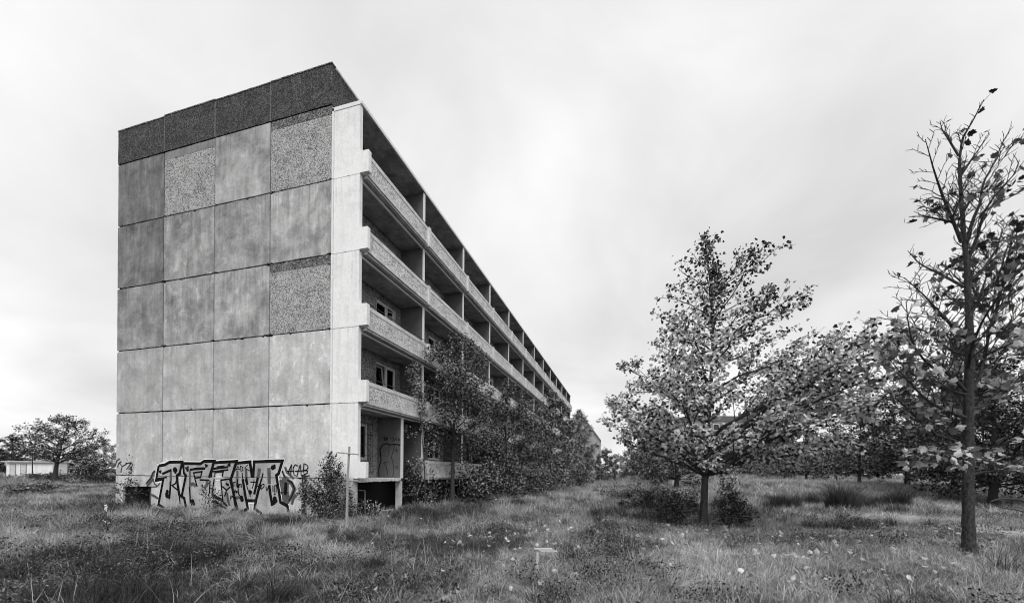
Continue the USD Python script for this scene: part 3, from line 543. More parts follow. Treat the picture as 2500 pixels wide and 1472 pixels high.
def envelope_tree(name, label, cat, base, env, nl, trunk_top, r, rng, leafmat, barkmat, kind='ovate', size=.11, per=1.0, rise=.45, dens=2.2, frac=.42, lean=(0, 0), group=None,
                  bare=None, maxlev=1, tipn=3, keep=None, trunk_pts=None, limb_parts=False, minr=.005, start=.16, droop=.5, depth=1.0, sides=6, ll=None, fol_name='crown', view=None, jit=.13):
    """A tree whose limbs end on the envelope env = [(height, reach left, reach right)]. bare(height) thins the leaves."""
    base = np.array([base[0], base[1], gz(base[0], base[1]) if len(base) < 3 else base[2]], float)
    root = thing(name, label, cat, base, 0, group)
    vx = view if view is not None else np.array([base[1], -base[0], 0]) / math.hypot(base[0], base[1])   # to the right as one looks at it from the path
    vy = np.array([-vx[1], vx[0], 0])
    tp = np.array(trunk_pts, float) if trunk_pts is not None else np.array([[0, 0, -.15], [lean[0] * .1, 0, trunk_top * .3], [lean[0] * .5 + rng.normal(0, .05), rng.normal(0, .08), trunk_top * .65], [lean[0], lean[1], trunk_top]])
    tp = resample(tp, 12); tp = tp[:, :1] * vx + tp[:, 1:2] * vy + np.array([0, 0, 1.0]) * tp[:, 2:]
    h = tp[:, 2]; rad = r * np.clip(1 - .93 * (np.clip(h, 0, None) / trunk_top) ** .8, .04, 1); rad[0] *= 1.45; rad[1] *= 1.06
    bark = MB().tube(tp, rad, sides + 2)
    eh, el, er = (np.array([e[k] for e in env], float) for k in range(3)); tips, tw = [], []; limbs = []
    hs = np.linspace(eh[0], eh[-1], nl) + rng.normal(0, (eh[-1] - eh[0]) / nl * .3, nl); az = rng.uniform(0, 6.28)
    for zt in np.clip(hs, eh[0], eh[-1]):
        az += 2.4 + rng.normal(0, .35); ca, sa = math.cos(az), math.sin(az)
        lat = np.interp(zt, eh, er) if ca > 0 else np.interp(zt, eh, el); dep = depth * .5 * (np.interp(zt, eh, er) + np.interp(zt, eh, el))
        reach = math.hypot(lat * ca, dep * sa) * rng.uniform(.82, 1.06); za = max(zt - reach * rise * rng.uniform(.8, 1.25), max(env[0][0] * .8, trunk_top * start)); za = min(za, trunk_top * .985)
        i = int(np.searchsorted(h, za)); i = min(max(i, 1), len(h) - 1); f_ = (za - h[i - 1]) / (h[i] - h[i - 1] + 1e-9); p0 = tp[i - 1] + (tp[i] - tp[i - 1]) * f_; rr = (rad[i - 1] + (rad[i] - rad[i - 1]) * f_)
        e = p0 * [1, 1, 0] * .7 + vx * (math.copysign(lat * abs(ca), ca)) * (reach / (math.hypot(lat * ca, dep * sa) + 1e-6)) + vy * dep * sa + np.array([0, 0, zt])
        P = curve(p0, e, rng.uniform(-.02, .09), rng, 8, .05); r0 = min(rr * .62, .012 + .018 * reach); limbs.append((P, np.linspace(r0, minr, 8)))
    for P, rad_ in limbs: branchlets(P, rad_[0], rng, dens, frac, .12, tips, tw, 0, maxlev, tipn, .22, minr)
    tz = tp[int(len(tp) * .62):]; branchlets(tz, rad[int(len(tp) * .62)], rng, dens * 2.0, frac * .6, .5, tips, tw, 0, maxlev, tipn, .05, minr)
    if limb_parts:
        obj('trunk', bark.get(), barkmat, root, smooth=40)
        for P, rad_ in limbs: obj('limb', tube(P, rad_, sides), barkmat, root, smooth=True)
        b2 = MB()
        for q, rd in tw: b2.tube(q, rd, 3)
        obj('twigs', b2.get(), barkmat, root, smooth=True, kind='stuff')
    else:
        for P, rad_ in limbs: bark.tube(P, rad_, max(4, sides - 2))
        obj('trunk', bark.get(), barkmat, root, smooth=50)
        b2 = MB()
        for q, rd in tw: b2.tube(q, rd, 3)
        obj('twigs', b2.get(), barkmat, root, smooth=True, kind='stuff')
    pos = np.array([t[0] for t in tips]); dr = np.array([t[1] for t in tips])
    n = rng.poisson(per * (np.array([bare(*p) for p in zip(pos @ vx, pos[:, 2])]) if bare else 1.0), len(pos)); idx = np.repeat(np.arange(len(pos)), n)
    P = pos[idx] + rng.normal(0, max(size * .5, jit), (len(idx), 3)); Dr = dr[idx]
    if ll and len(P):                       # the darker leaves of the top are a part of their own
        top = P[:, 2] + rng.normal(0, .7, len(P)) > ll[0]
        obj('withered_leaves', leaves(P[top], Dr[top], size * .95, kind, rng, droop + .3, .1), ll[1], root, kind='stuff', label='dark leaves of the upper crown'); P, Dr = P[~top], Dr[~top]
    if len(P):
        obj(fol_name, leaves(P, Dr, size, kind, rng, droop), leafmat, root, kind='stuff')
    return root
def shrub(name, label, base, blobs, n, size, leafmat, rng, stems=12, kind='ovate', group=None, cat='bush', barkmat=None, h0=.1, droop=.2, spread=.3, twig=True):
    """A bush: blobs = [(x right, y back, z, rx, ry, rz)] of foliage over stems that rise from the base."""
    base = np.array([base[0], base[1], gz(base[0], base[1])]); root = thing(name, label, cat, base, 0, group)
    vx = np.array([base[1], -base[0], 0]) / math.hypot(base[0], base[1]); vy = np.array([-vx[1], vx[0], 0]); Bm = np.stack([vx, vy, [0, 0, 1.0]])
    bl = np.array(blobs, float); wgt = bl[:, 3] * bl[:, 5]; wgt /= wgt.sum()
    mb = MB(); pts, drs = [], []
    for s in range(stems):
        b = bl[rng.choice(len(bl), p=wgt)]; u = norm(rng.normal(0, 1, 3)); e = (b[:3] + u * b[3:] * rng.uniform(.55, 1.0)); e[2] = max(e[2], .15)
        q0 = np.array([rng.normal(0, spread), rng.normal(0, spread), -.05]); P = curve(q0, e, rng.uniform(0, .12), rng, 7, .05) @ Bm
        mb.tube(P, np.linspace(.014 + .006 * rng.random(), .003, 7), 4)
        tw, tips = [], []
        branchlets(P, .01, rng, 3.5, .33, .2, tips, tw, 0, 1, 2, .3, .0025)
        for q, rd in tw: mb.tube(q, rd, 3)
        pts += [t[0] for t in tips]; drs += [t[1] for t in tips]
    obj('stems', mb.get(), barkmat or bark_d, root, smooth=True)
    pts = np.array(pts); drs = np.array(drs); k = int(n * .45); i = rng.integers(0, len(pts), k); P1 = pts[i] + rng.normal(0, size * .6, (k, 3)); d1 = drs[i]
    c = rng.choice(len(bl), n - k, p=wgt); u = norm(rng.normal(0, 1, (n - k, 3))); rr = rng.uniform(0, 1, (n - k, 1)) ** .42; P2 = (bl[c, :3] + u * rr * bl[c, 3:])
    cl = meshkit.noise(P2 * 2.6 / max(.4, bl[:, 3].mean()) + base, 3); P2 = P2[(cl > .42) & (P2[:, 2] > h0)]; d2 = (P2 - [0, 0, .2]) @ Bm; P2 = P2 @ Bm
    P = np.vstack([P1, P2]); d = np.vstack([norm(d1), norm(d2)]); ok = P[:, 2] > .03
    obj('foliage', leaves(P[ok], d[ok], size, kind, rng, droop), leafmat, root, kind='stuff')
    return root
def blade_tuft(rng, n, h0, h1, width, spread, lean, lean_dir=None, seg=3, curl=.5):
    """n blades of grass rooted within spread."""
    a = rng.uniform(0, 6.28, n); rr = spread * np.sqrt(rng.uniform(0, 1, n)); b = np.stack([rr * np.cos(a), rr * np.sin(a), np.full(n, -.03)], 1)
    h = rng.uniform(h0, h1, n); az = rng.uniform(0, 6.28, n); dirv = np.stack([np.cos(az), np.sin(az)], 1) * rng.uniform(.1, 1, (n, 1)) * lean
    if lean_dir is not None: dirv += np.array(lean_dir)
    V, F = [], []; t = np.linspace(0, 1, seg + 1); wv = rng.uniform(0, 6.28, n)
    side = np.stack([np.cos(wv), np.sin(wv), np.zeros(n)], 1)
    for k, tt in enumerate(t):
        c = b + np.column_stack([dirv * (h * tt ** 1.7)[:, None], h * (tt - curl * np.linalg.norm(dirv, axis=1) * tt ** 2.2 * .6)])
        w = width * (1 - tt) ** .6 * .5 + .0004; V += [c - side * w, c + side * w]
    V = np.stack(V, 1); m = 2 * (seg + 1); f = []
    for k in range(seg): f += [(2 * k, 2 * k + 1, 2 * k + 3), (2 * k, 2 * k + 3, 2 * k + 2)]
    f = np.array(f); return V.reshape(-1, 3), (f[None] + (np.arange(n) * m)[:, None, None]).reshape(-1, 3), np.repeat(rng.uniform(0, 1, n), m)
def scatter(name, label, cat, protos, mats, pts, scale, rng, names='tuft', tilt=.12):
    """Ground cover nobody could count: one PointInstancer of small clumps."""
    pi = UsdGeom.PointInstancer.Define(stage, '/World/' + numbered('/World', name)); tag(pi, label, cat, None, 'stuff')
    for k, (mesh, m) in enumerate(zip(protos, mats)):
        q = usdkit.mesh(stage, f'{pi.GetPath()}/{numbered(str(pi.GetPath()), names)}', mesh[:2], m); toned(q, mesh[2]); pi.GetPrototypesRel().AddTarget(q.GetPath())
    N = len(pts); pi.CreateProtoIndicesAttr(Vt.IntArray.FromNumpy(rng.integers(0, len(protos), N).astype(np.int32)))
    z = ground_z(pts[:, 0], pts[:, 1]); pi.CreatePositionsAttr(Vt.Vec3fArray.FromNumpy(np.column_stack([pts, z]).astype(np.float32)))
    a = rng.uniform(0, 6.28, N); ax = rng.normal(0, tilt, (N, 2)); q = np.stack([np.cos(a / 2), ax[:, 0] * .5, ax[:, 1] * .5, np.sin(a / 2)], 1); q /= np.linalg.norm(q, axis=1, keepdims=True)
    pi.CreateOrientationsAttr(Vt.QuathArray([Gf.Quath(float(x[0]), float(x[1]), float(x[2]), float(x[3])) for x in q]))
    s = np.asarray(scale, float).reshape(-1, 1) * np.column_stack([np.ones(N), np.ones(N), rng.uniform(.75, 1.25, N)]); pi.CreateScalesAttr(Vt.Vec3fArray.FromNumpy(s.astype(np.float32)))
    return pi

# ------------------------------------------------------------------ other buildings, far off
H2, Z2, Y2A, NB2, B2L = 2.62, .55, 84.0, 14, 5.0
far = thing('apartment_block', 'second pale slab block farther along, just showing beyond the end of the near one', 'building', (BX, BY, 0), -TH)
far_wall = concrete('far_block_wall', .42, 71, blotch=.25, streak=.3)
obj('core', MB().box(-W + .3, .9, Y2A + .3, Y2A + NB2 * B2L - .3, -.3, Z2 + 5 * H2 + 1.0).get(), joint_m, far)
for a, b in ((Y2A, Y2A + .28), (Y2A + NB2 * B2L - .28, Y2A + NB2 * B2L)): obj('gable_wall', MB().box(-W, OUT - .02, a, b, -.3, Z2 + 5 * H2 + 1.15).get(), far_wall, far)
for i in range(NB2):
    y0, y1 = Y2A + i * B2L + .005, Y2A + (i + 1) * B2L - .005
    for k in range(5):
        z0, z1 = Z2 + k * H2 + .005, Z2 + (k + 1) * H2 - .005
        win = [(y0 + .5, y0 + 2.1, z0 + .85, z0 + 2.3), (y0 + 2.7, y0 + 4.5, z0 + .85, z0 + 2.3)]
        P = sbox(y0, y1, z0, z1)
        for w_ in win: P = P.difference(sbox(*w_))
        obj('wall_panel', slab_yz(P, .95, OUT).get(), far_wall, far)
        if i > 3:
            for w_ in win:
                fr = obj('window', slab_yz(sbox(*w_).difference(sbox(w_[0] + .08, w_[1] - .08, w_[2] + .08, w_[3] - .08)), 1.0, 1.08).get(), frame_w, far)
                obj('pane', MB().box(1.03, 1.04, w_[0] + .08, w_[1] - .08, w_[2] + .08, w_[3] - .08).get(), glass_m, fr)
    obj('attic_panel', MB().box(.92, OUT + .03, y0, y1, Z2 + 5 * H2 + .003, Z2 + 5 * H2 + 1.2).get(), strip_ag, far)
fb = thing('flat_roofed_block', 'grey flat-roofed block glimpsed through the branches of the central maple', 'building', (51, 92, 0), .05)
fbm_ = plain('distant_wall', .22, var=.2, scale=.6)
obj('wall', MB().box(-11, 9.5, 0, 10, 0, 13.6).get(), fbm_, fb); obj('attic', MB().box(-11.1, 9.6, -.1, 10, 13.61, 14.9).get(), core_m, fb); obj('stair_head', MB().box(4.5, 8.2, 1, 6, 14.91, 16.2).get(), core_m, fb)
for k in range(5):
    for q in range(8):
        w_ = obj('window', MB().box(-10.2 + q * 2.5, -8.7 + q * 2.5, -.06, -.004, 1.2 + k * 2.6, 2.6 + k * 2.6).get(), frame_w, fb)
        obj('pane', MB().box(-10.1 + q * 2.5, -8.8 + q * 2.5, -.075, -.063, 1.3 + k * 2.6, 2.5 + k * 2.6).get(), flat('dark_pane', .02, .1, .5) if (k, q) == (0, 0) else L + 'dark_pane', w_)
sp = at(83, 1157, 70); sh = thing('shed', 'low white shed with flat roof and two doors behind the left-hand tree', 'shed', (sp[0], 70, 0), .04)
obj('wall', MB().box(-4.6, 3.1, 0, 2.4, -.2, 2.75).get(), white_wall, sh); obj('roof', MB().box(-5.0, 3.4, -.5, 2.6, 2.76, 2.95).get(), light_conc, sh)
for q in (-3.9, -2.15):
    d_ = obj('door', MB().box(q, q + .85, -.05, -.004, .0, 2.35).get(), light_conc, sh)
    obj('door_frame', MB().box(q - .07, q - .003, -.06, -.004, 0, 2.42).box(q + .853, q + .92, -.06, -.004, 0, 2.42).box(q - .003, q + .853, -.06, -.004, 2.353, 2.42).get(), core_m, d_)
    obj('handle', MB().box(q + .7, q + .8, -.09, -.052, 1.0, 1.06).get(), metal_d, d_)
lp = at(79, 1157, 62); lt = thing('lamp_post', 'thin dark lamp post standing in front of the white shed', 'lamp post', (lp[0], 62, gz(lp[0], 62)))
obj('pole', tube([(0, 0, -.2), (0, 0, 2.4), (0, 0, 3.9)], [.07, .06, .05], 7), metal_d, lt); obj('lamp_head', trimesh.creation.revolve([(0, 3.9), (.14, 3.95), (.18, 4.2), (.1, 4.35), (0, 4.4)], sections=10), edge_white, lt, smooth=30)

# ------------------------------------------------------------------ paths
def ribbon(name, pts, width, mat, rng, zoff=.012, n=70):
    P = resample(np.array([(p[0], p[1], 0) for p in pts]), n)[:, :2]; t = np.gradient(P, axis=0); t /= np.linalg.norm(t, axis=1, keepdims=True); nn = np.stack([-t[:, 1], t[:, 0]], 1); V = []
    m = 9
    for a in np.linspace(-1, 1, m):
        wv = width * .5 * (1 + .25 * (meshkit.noise(np.column_stack([P * .8, np.full(n, a > 0)]), 4) - .5)); V.append(P + nn * (a * wv)[:, None])
    V = np.stack(V, 1).reshape(-1, 2); z = ground_z(V[:, 0], V[:, 1]) + zoff
    i, j = np.meshgrid(np.arange(n - 1), np.arange(m - 1), indexing='ij'); f = np.stack([i * m + j, i * m + j + 1, (i + 1) * m + j + 1, (i + 1) * m + j], -1).reshape(-1, 4)
    tag(obj(name, (np.column_stack([V, z]), f), mat, smooth=True), kind='structure')
trod_m = plain('trodden_earth', .22, var=.5, scale=3, detail=9, bump=.03, rough=.95, spec=.1)
track_m = plain('dry_track', .36, var=.55, scale=5, detail=9, bump=.03, rough=.95, spec=.1)
r0 = np.random.default_rng(3)
ribbon('path', [(-.9, 3), (.35, 8.5), (2.6, 17), (5.6, 28), (11.5, 50), (22, 86)], 1.5, trod_m, r0)
TRK = [(14.6, 4.5), (14.9, 11), (15.1, 14), (15.35, 16.2), (15.5, 17.4)]
ribbon('track', TRK, 2.6, track_m, r0, .014)

# ------------------------------------------------------------------ posts and small things
bp = at(845, 1301, 11.55); tpst = thing('wooden_post', 'weathered wooden post with a thin crossbar in front of the balcony corner', 'post', (bp[0], bp[1], gz(bp[0], bp[1])))
pm = MB(); pv, pf = tube([(0, 0, -.3), (.02, 0, .8), (.035, .0, 1.6), (.075, 0, 2.47)], [.036, .034, .034, .034], 4); pm.add(pv, pf).add([(0.075 + a, b, 2.47) for a, b in ((-.024, -.024), (.024, -.024), (.024, .024), (-.024, .024))], [(0, 1, 2, 3)])
obj('post', pm.get(), wood_m, tpst); obj('crossbar', MB().tube([(-.26, -.055, 2.30), (.05, -.055, 2.27), (.36, -.055, 2.245)], .02, 5).get(), wood_m, tpst)
sp_ = at(740.5, 1262, 15.18); stk = thing('steel_post', 'dark rusty box-section post standing against the gable right of the graffiti', 'post', (sp_[0], sp_[1], 0), -TH)
obj('shaft', MB().box(-.055, -.035, -.04, .04, -.2, 1.62).box(.035, .055, -.04, .04, -.2, 1.62).box(-.034, .034, -.02, .04, -.2, 1.6).get(), metal_d, stk)
ip = at(1312, 1405, 7.05); ts = thing('broken_stake', 'small bleached stake with a short board across its top, in the grass by the path', 'stake', (ip[0], ip[1], gz(ip[0], ip[1])), .05)
obj('stake', MB().tube([(-.0, 0, -.2), (-.005, 0, .2), (.0, .0, .40)], [.034, .03, .03], 5).get(), wood_w, ts)
obj('board', slab_xz(ragged(-.06, .34, .40, .455, np.random.default_rng(8), .004, 2, .05), -.05, .05).get(), wood_w, ts)
pl = at(1822, 1202, 21); tag(obj('plank', MB().box(pl[0] - .55, pl[0] + .55, 20.9, 21.2, gz(pl[0], 21) + .15, gz(pl[0], 21) + .21).get(), wood_w), 'bleached plank lying in the grass behind the central maple', 'plank')
dbm = MB(); D0 = [at(2418, 1224, 12.5), at(2440, 1217, 12.6), at(2470, 1216, 12.7), at(2520, 1228, 12.8), at(2600, 1290, 12.6)]
dbm.tube(resample(D0, 9), np.linspace(.02, .06, 9), 6).tube(resample([at(2420, 1229, 12.5), at(2450, 1240, 12.4), at(2500, 1246, 12.3), at(2580, 1320, 12.2)], 8), np.linspace(.012, .035, 8), 5)
tag(obj('fallen_branch', dbm.get(), bark_d, smooth=True), 'bare dark fallen branch arching in from the right edge behind the right maple', 'branch')
rr = np.random.default_rng(5)
def debris(name, px, py, label, cat, w, d, h, mat):
    Y = EYE * FPX / (py - HYP - .008 * (px - CXP)); p = at(px, py, Y); z = gz(p[0], p[1]) + .05
    hull = trimesh.convex.convex_hull(rr.uniform(-1, 1, (14, 3)) * [w / 2, d / 2, h / 2]); hull.apply_translation([p[0], p[1], z + h * .4]); tag(obj(name, (hull.vertices, hull.faces), mat), label, cat)
debris('concrete_chunk', 975, 1258, 'pale concrete chunk below the broken balcony slab', 'rubble', .28, .2, .14, light_conc)
debris('concrete_chunk', 1212, 1252, 'small pale stone half buried in grass at the shrub edge', 'rubble', .25, .2, .12, light_conc)
debris('litter', 1420, 1412, 'crumpled white rag in the foreground grass right of the stake', 'litter', .30, .12, .08, paint_w)
tag(obj('stick', tube(resample([at(918, 1249, 15.9), at(935, 1246, 16), at(960, 1243, 16.1)], 5), .02, 5), wood_w), 'pale stick lying below the broken balcony slab', 'stick')

# ------------------------------------------------------------------ trees
leaf_maple = foliage('maple_leaf', .04, .84, .14, .20)
leaf_maple2 = foliage('large_maple_leaf', .12, .62, .2, .3)
leaf_withered = foliage('withered_leaf', .03, .30, .08, .5)  # darker leaf tone for the upper crowns of both maples
leaf_mid = foliage('grey_leaf', .025, .46, .12, .52)
leaf_dark = foliage('dark_leaf', .016, .20, .1, .55)
leaf_pale = foliage('pale_leaf', .08, .60, .2, .3)
leaf_bright = foliage('bright_leaf', .025, .66, .12, .55)
rt = np.random.default_rng(21)
B = at(1716, 1296, 12.56); MB_TR = [(0, 0, -.2), (.03, 0, 1.2), (.08, 0, 2.4), (.17, .0, 4.2), (.24, .05, 5.4), (.22, 0, 6.6), (.16, -.03, 7.7), (-.02, 0, 9.1)]
ENV = [(2.1, .6, 3.1), (2.6, 2.6, 3.6), (3.3, 3.25, 4.1), (4.0, 3.0, 4.6), (4.8, 2.6, 4.9), (5.4, 2.2, 4.0), (5.8, 2.0, 2.7), (6.4, 1.85, 2.4), (7.0, 1.6, 2.6), (7.6, 1.45, 2.4), (8.2, .9, 2.0), (8.7, .4, 1.0), (9.1, .1, .15)]
envelope_tree('maple_tree', 'full-crowned maple with pale leaves in the middle of the meadow', 'tree', (B[0], B[1]), ENV, 66, 9.1, .128, rt, leaf_maple, bark_d, 'maple_low', .100, 3.1, .5, 3.5, .40,
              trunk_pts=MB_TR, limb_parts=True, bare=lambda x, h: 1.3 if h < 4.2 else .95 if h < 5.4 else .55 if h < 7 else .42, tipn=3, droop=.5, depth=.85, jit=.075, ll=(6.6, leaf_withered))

# the tall, half bare maple at the right, its limbs as they grow
Ym = 8.59
root = thing('maple_tree', 'tall half-bare maple with few leaves near the right edge', 'tree', at(2365, 1366, Ym) * [1, 1, 0] + [0, 0, gz(9.79, Ym)]); rb = np.array(root.GetAttribute('xformOp:translate').Get())
def lim(px, dz): n = len(px); return resample(np.array([at(x, y, Ym + dz * (i / (n - 1)) ** 1.2) for i, (x, y) in enumerate(px)]) - rb, 9)
tp = resample(np.array([at(x, y, Ym) for x, y in ((2366, 1385), (2365, 1330), (2363, 1150), (2365, 1000), (2368, 850), (2365, 760), (2360, 640), (2350, 540), (2342, 400), (2346, 345), (2370, 305), (2402, 244))]) - rb, 22)
trad = np.interp(tp[:, 2], [-.2, .05, .4, 1.5, 2.6, 4.6, 5.2, 6.5, 7.8, 9, 10], [.17, .135, .112, .104, .10, .086, .072, .056, .04, .024, .006])
tp = resample(tp, 90); trad = np.interp(tp[:, 2], [-.2, .02, .25, .7, 1.5, 2.6, 4.6, 5.2, 6.5, 7.8, 9, 10], [.19, .17, .122, .102, .093, .088, .074, .06, .046, .032, .018, .005])
tv, tf = tube(tp, trad, 18); cc = np.repeat(tp, 18, 0); rad_ = tv - cc; nz = meshkit.fbm(np.column_stack([tv[:, :2] * 22, tv[:, 2] * 7]), 3, 17) + .6 * np.abs(meshkit.noise(np.column_stack([tv[:, :2] * 30, tv[:, 2] * 16]), 8) - .5)
tv = cc + rad_ * (1 + (nz - .62)[:, None] * .42); obj('trunk', (tv, tf), bark_r, root, smooth=40); tp = resample(tp, 22)
LIMBS = [([(2354, 701), (2320, 682), (2285, 664), (2244, 644), (2216, 612)], .8), ([(2355, 822), (2320, 790), (2293, 766), (2261, 725), (2208, 678)], -.9), ([(2356, 866), (2322, 857), (2291, 834), (2268, 811), (2240, 803), (2222, 770)], .7),
         ([(2358, 955), (2317, 908), (2280, 900), (2251, 874), (2228, 843), (2217, 789), (2212, 735)], -1.0), ([(2360, 963), (2314, 951), (2285, 940), (2251, 925), (2228, 914), (2200, 886), (2171, 874), (2120, 837)], 1.0),
         ([(2360, 1020), (2308, 1002), (2265, 980), (2243, 957), (2205, 917), (2174, 880)], -.5), ([(2360, 1095), (2322, 1071), (2280, 1060), (2240, 1020), (2208, 991), (2165, 951), (2115, 942)], .9),
         ([(2365, 965), (2385, 940), (2397, 894), (2408, 851), (2420, 789), (2430, 700), (2455, 620), (2470, 560)], .5), ([(2370, 840), (2402, 820), (2450, 808), (2505, 788)], -.9), ([(2405, 866), (2437, 854), (2465, 840), (2520, 830)], -.8),
         ([(2370, 1000), (2422, 983), (2465, 948), (2500, 920)], .9), ([(2348, 592), (2326, 538), (2302, 481), (2281, 420), (2259, 340)], -.5), ([(2359, 600), (2371, 546), (2393, 497), (2399, 448), (2412, 424), (2452, 359)], .6),
         ([(2362, 640), (2387, 574), (2401, 521), (2436, 464), (2469, 444), (2489, 391)], -.7), ([(2364, 690), (2399, 660), (2432, 611), (2452, 546)], .8), ([(2412, 819), (2432, 762), (2452, 668), (2477, 556)], .4), ([(2340, 380), (2314, 338), (2300, 318), (2295, 296)], .3),
         ([(2308, 489), (2277, 481), (2244, 495)], .4), ([(2328, 542), (2285, 534), (2243, 524)], -.5), ([(2345, 430), (2375, 385), (2400, 350)], .3), ([(2350, 520), (2380, 470), (2440, 470)], .4), ([(2366, 1085), (2420, 1100), (2470, 1075), (2520, 1060)], -.7),
         ([(2362, 1120), (2320, 1115), (2285, 1130), (2250, 1120)], -.8), ([(2366, 1160), (2410, 1150), (2460, 1150), (2510, 1130)], .5), ([(2364, 900), (2370, 850), (2400, 780), (2440, 720)], -1.6), ([(2362, 1010), (2340, 960), (2330, 900)], 1.7), ([(2364, 780), (2390, 730), (2420, 640)], 1.4)]
tips, tw = [], []; rl = np.random.default_rng(33)
for px, dz in LIMBS:
    P = lim(px, dz); ln = np.linalg.norm(np.diff(P, axis=0), axis=1).sum(); r0_ = min(.038, .009 + .014 * ln)
    obj('limb', tube(P, np.linspace(r0_, .006, 9), 6), bark_r, root, smooth=True); branchlets(P, r0_ * .8, rl, 6.6, .40, .15, tips, tw, 0, 2 if ln > 1.2 else 1, 2, .10, .0072, .45)
branchlets(tp[12:], .04, rl, 8.5, .125, .25, tips, tw, 0, 2, 2, .02, .0065, .45)
b2 = MB()
for q, rd in tw: b2.tube(q, rd, 3)
obj('twigs', b2.get(), bark_d, root, smooth=True, kind='stuff')
pos = np.array([t[0] for t in tips]); dr = np.array([t[1] for t in tips])
def dens_r(p):
    x, h = p[0], p[2]
    if h > 5.9: return .08 if rl.random() < .7 else .26
    if h > 5.0: return .03 if x < .3 else .2
    if x > .15: return .85 if h < 4.9 else .36
    if h > 3.4: return .75 if x < -1.4 else .06
    return .75 if h > 1.0 else .25
n = rl.poisson([dens_r(p) * .62 for p in pos]); idx = np.repeat(np.arange(len(pos)), n); P = pos[idx] + rl.normal(0, .05, (len(idx), 3)); Dr = dr[idx]
top = P[:, 2] + rl.normal(0, .35, len(P)) > 5.4  # leaves above this height get the darker leaf material
obj('withered_leaves', leaves(P[top], Dr[top], .14, 'maple', rl, .6, .2, wind=(.5, 0, 0)), leaf_withered, root, kind='stuff', label='few dark leaves in the bare top')
P, Dr = P[~top], Dr[~top]; order = rl.permutation(len(P)); first = order[:300]
for q in first: obj('leaf', leaves(P[q:q + 1], Dr[q:q + 1], .155, 'maple', rl, .45, wind=(.5, 0, 0)), leaf_maple2, root)
if len(order) > 300: obj('foliage', leaves(P[order[300:]], Dr[order[300:]], .15, 'maple', rl, .45, wind=(.5, 0, 0)), leaf_maple2, root, kind='stuff')
print('right maple leaves', len(P))

# trees and bushes growing along the facade
def ev(h, l, r, top, low=.25): return [(h * low, l * .75, r * .75), (h * .42, l, r), (h * .62, l * .95, r * .95), (h * .8, l * .66, r * .7), (h * .93, l * .3, r * .35), (h, .08, .1)]
def spot(px, Y): p = at(px, 1160, Y); return (p[0], p[1])
re_ = np.random.default_rng(55)
envelope_tree('deciduous_tree', 'slim dark tree in front of the second balcony bay, its trunk bare low down', 'tree', spot(1105, 20.66), [(2.9, 1.3, 1.6), (4.1, 2.4, 2.0), (5.4, 2.6, 2.2), (7.0, 2.3, 2.0), (8.0, 1.4, 1.5), (8.6, .4, .8), (8.8, .1, .3)], 40, 8.6, .13, re_, leaf_mid, bark_d, 'ovate', .12, 5.2, .55, 3.2, .42, lean=(.1, 0), tipn=3)
envelope_tree('sapling', 'thin sapling with pale leaves beside the first white balcony edge', 'tree', spot(1040, 18.6), [(2.0, .6, .5), (3.6, 1.0, .5), (5.0, .9, .5), (6.0, .8, .4), (6.6, .5, .2)], 10, 6.5, .04, re_, leaf_pale, bark_d, 'ovate', .13, 4.5, .5, 3.6, .35, lean=(-.7, 0), tipn=3)
envelope_tree('deciduous_tree', 'dense dark many-limbed tree behind the slim one along the facade', 'tree', spot(1235, 27.5), ev(8.0, 2.6, 2.7, 0, .12), 52, 7.4, .16, re_, leaf_mid, bark_d, 'ovate', .14, 7, .6, 2.4, .45, tipn=3)
envelope_tree('birch_tree', 'light-leaved young tree with thin pale trunk toward the far end of the block', 'tree', spot(1345, 36), ev(9.0, 2.6, 2.6, 0, .1), 52, 8.6, .10, re_, leaf_bright, bark_l, 'ovate', .17, 7, .5, 2.2, .45, tipn=3)
envelope_tree('deciduous_tree', 'pale bushy tree hiding the gap between the two slab blocks', 'tree', spot(1412, 50), ev(9.4, 3.0, 2.1, 0, .06), 46, 9.0, .13, re_, leaf_pale, bark_d, 'ovate', .22, 11, .6, 1.8, .45, tipn=3)
envelope_tree('deciduous_tree', 'small dark tree at the far end of the path below the second block', 'tree', spot(1478, 72), ev(6.0, 2.4, 2.4, 0, .1), 26, 5.6, .12, re_, leaf_mid, bark_d, 'ovate', .28, 6, .6, 1.8, .45)
for (px, Y, hh, w_, m, lb, nn) in ((1020, 19.3, 2.5, 1.0, leaf_mid, 'shrub with mid grey leaves under the ground-floor balcony, left of the slim tree', 2600), (1066, 21.8, 2.2, .9, leaf_mid, 'low leafy shrub between the slim tree and the wall', 2200), (1160, 21.8, 3.1, 1.4, leaf_bright, 'shrub with bright glinting leaves right of the slim tree trunk', 3600),
                              (1225, 24.0, 3.0, 1.6, leaf_mid, 'dense shrub below the many-limbed tree', 3600), (1290, 27.0, 2.8, 1.7, leaf_mid, 'broad dark shrub beside the grassy path, foot of the facade', 3400), (1345, 33.0, 3.0, 1.8, leaf_bright, 'shrub with light speckled leaves below the pale-trunked tree', 3200), (1395, 42, 3.0, 2.0, leaf_dark, 'dark rounded shrub at the bend of the path', 2600), (1462, 66, 3.0, 2.2, leaf_mid, 'far shrub closing the end of the path', 1800)):
    shrub('shrub', lb, spot(px, Y), [(0, 0, hh * .42, w_, w_ * .8, hh * .45), (-w_ * .5, .1, hh * .6, w_ * .55, w_ * .5, hh * .35), (w_ * .5, 0, hh * .35, w_ * .6, w_ * .6, hh * .33)], nn, .11 + Y * .0016, m, re_, 10, droop=.25)
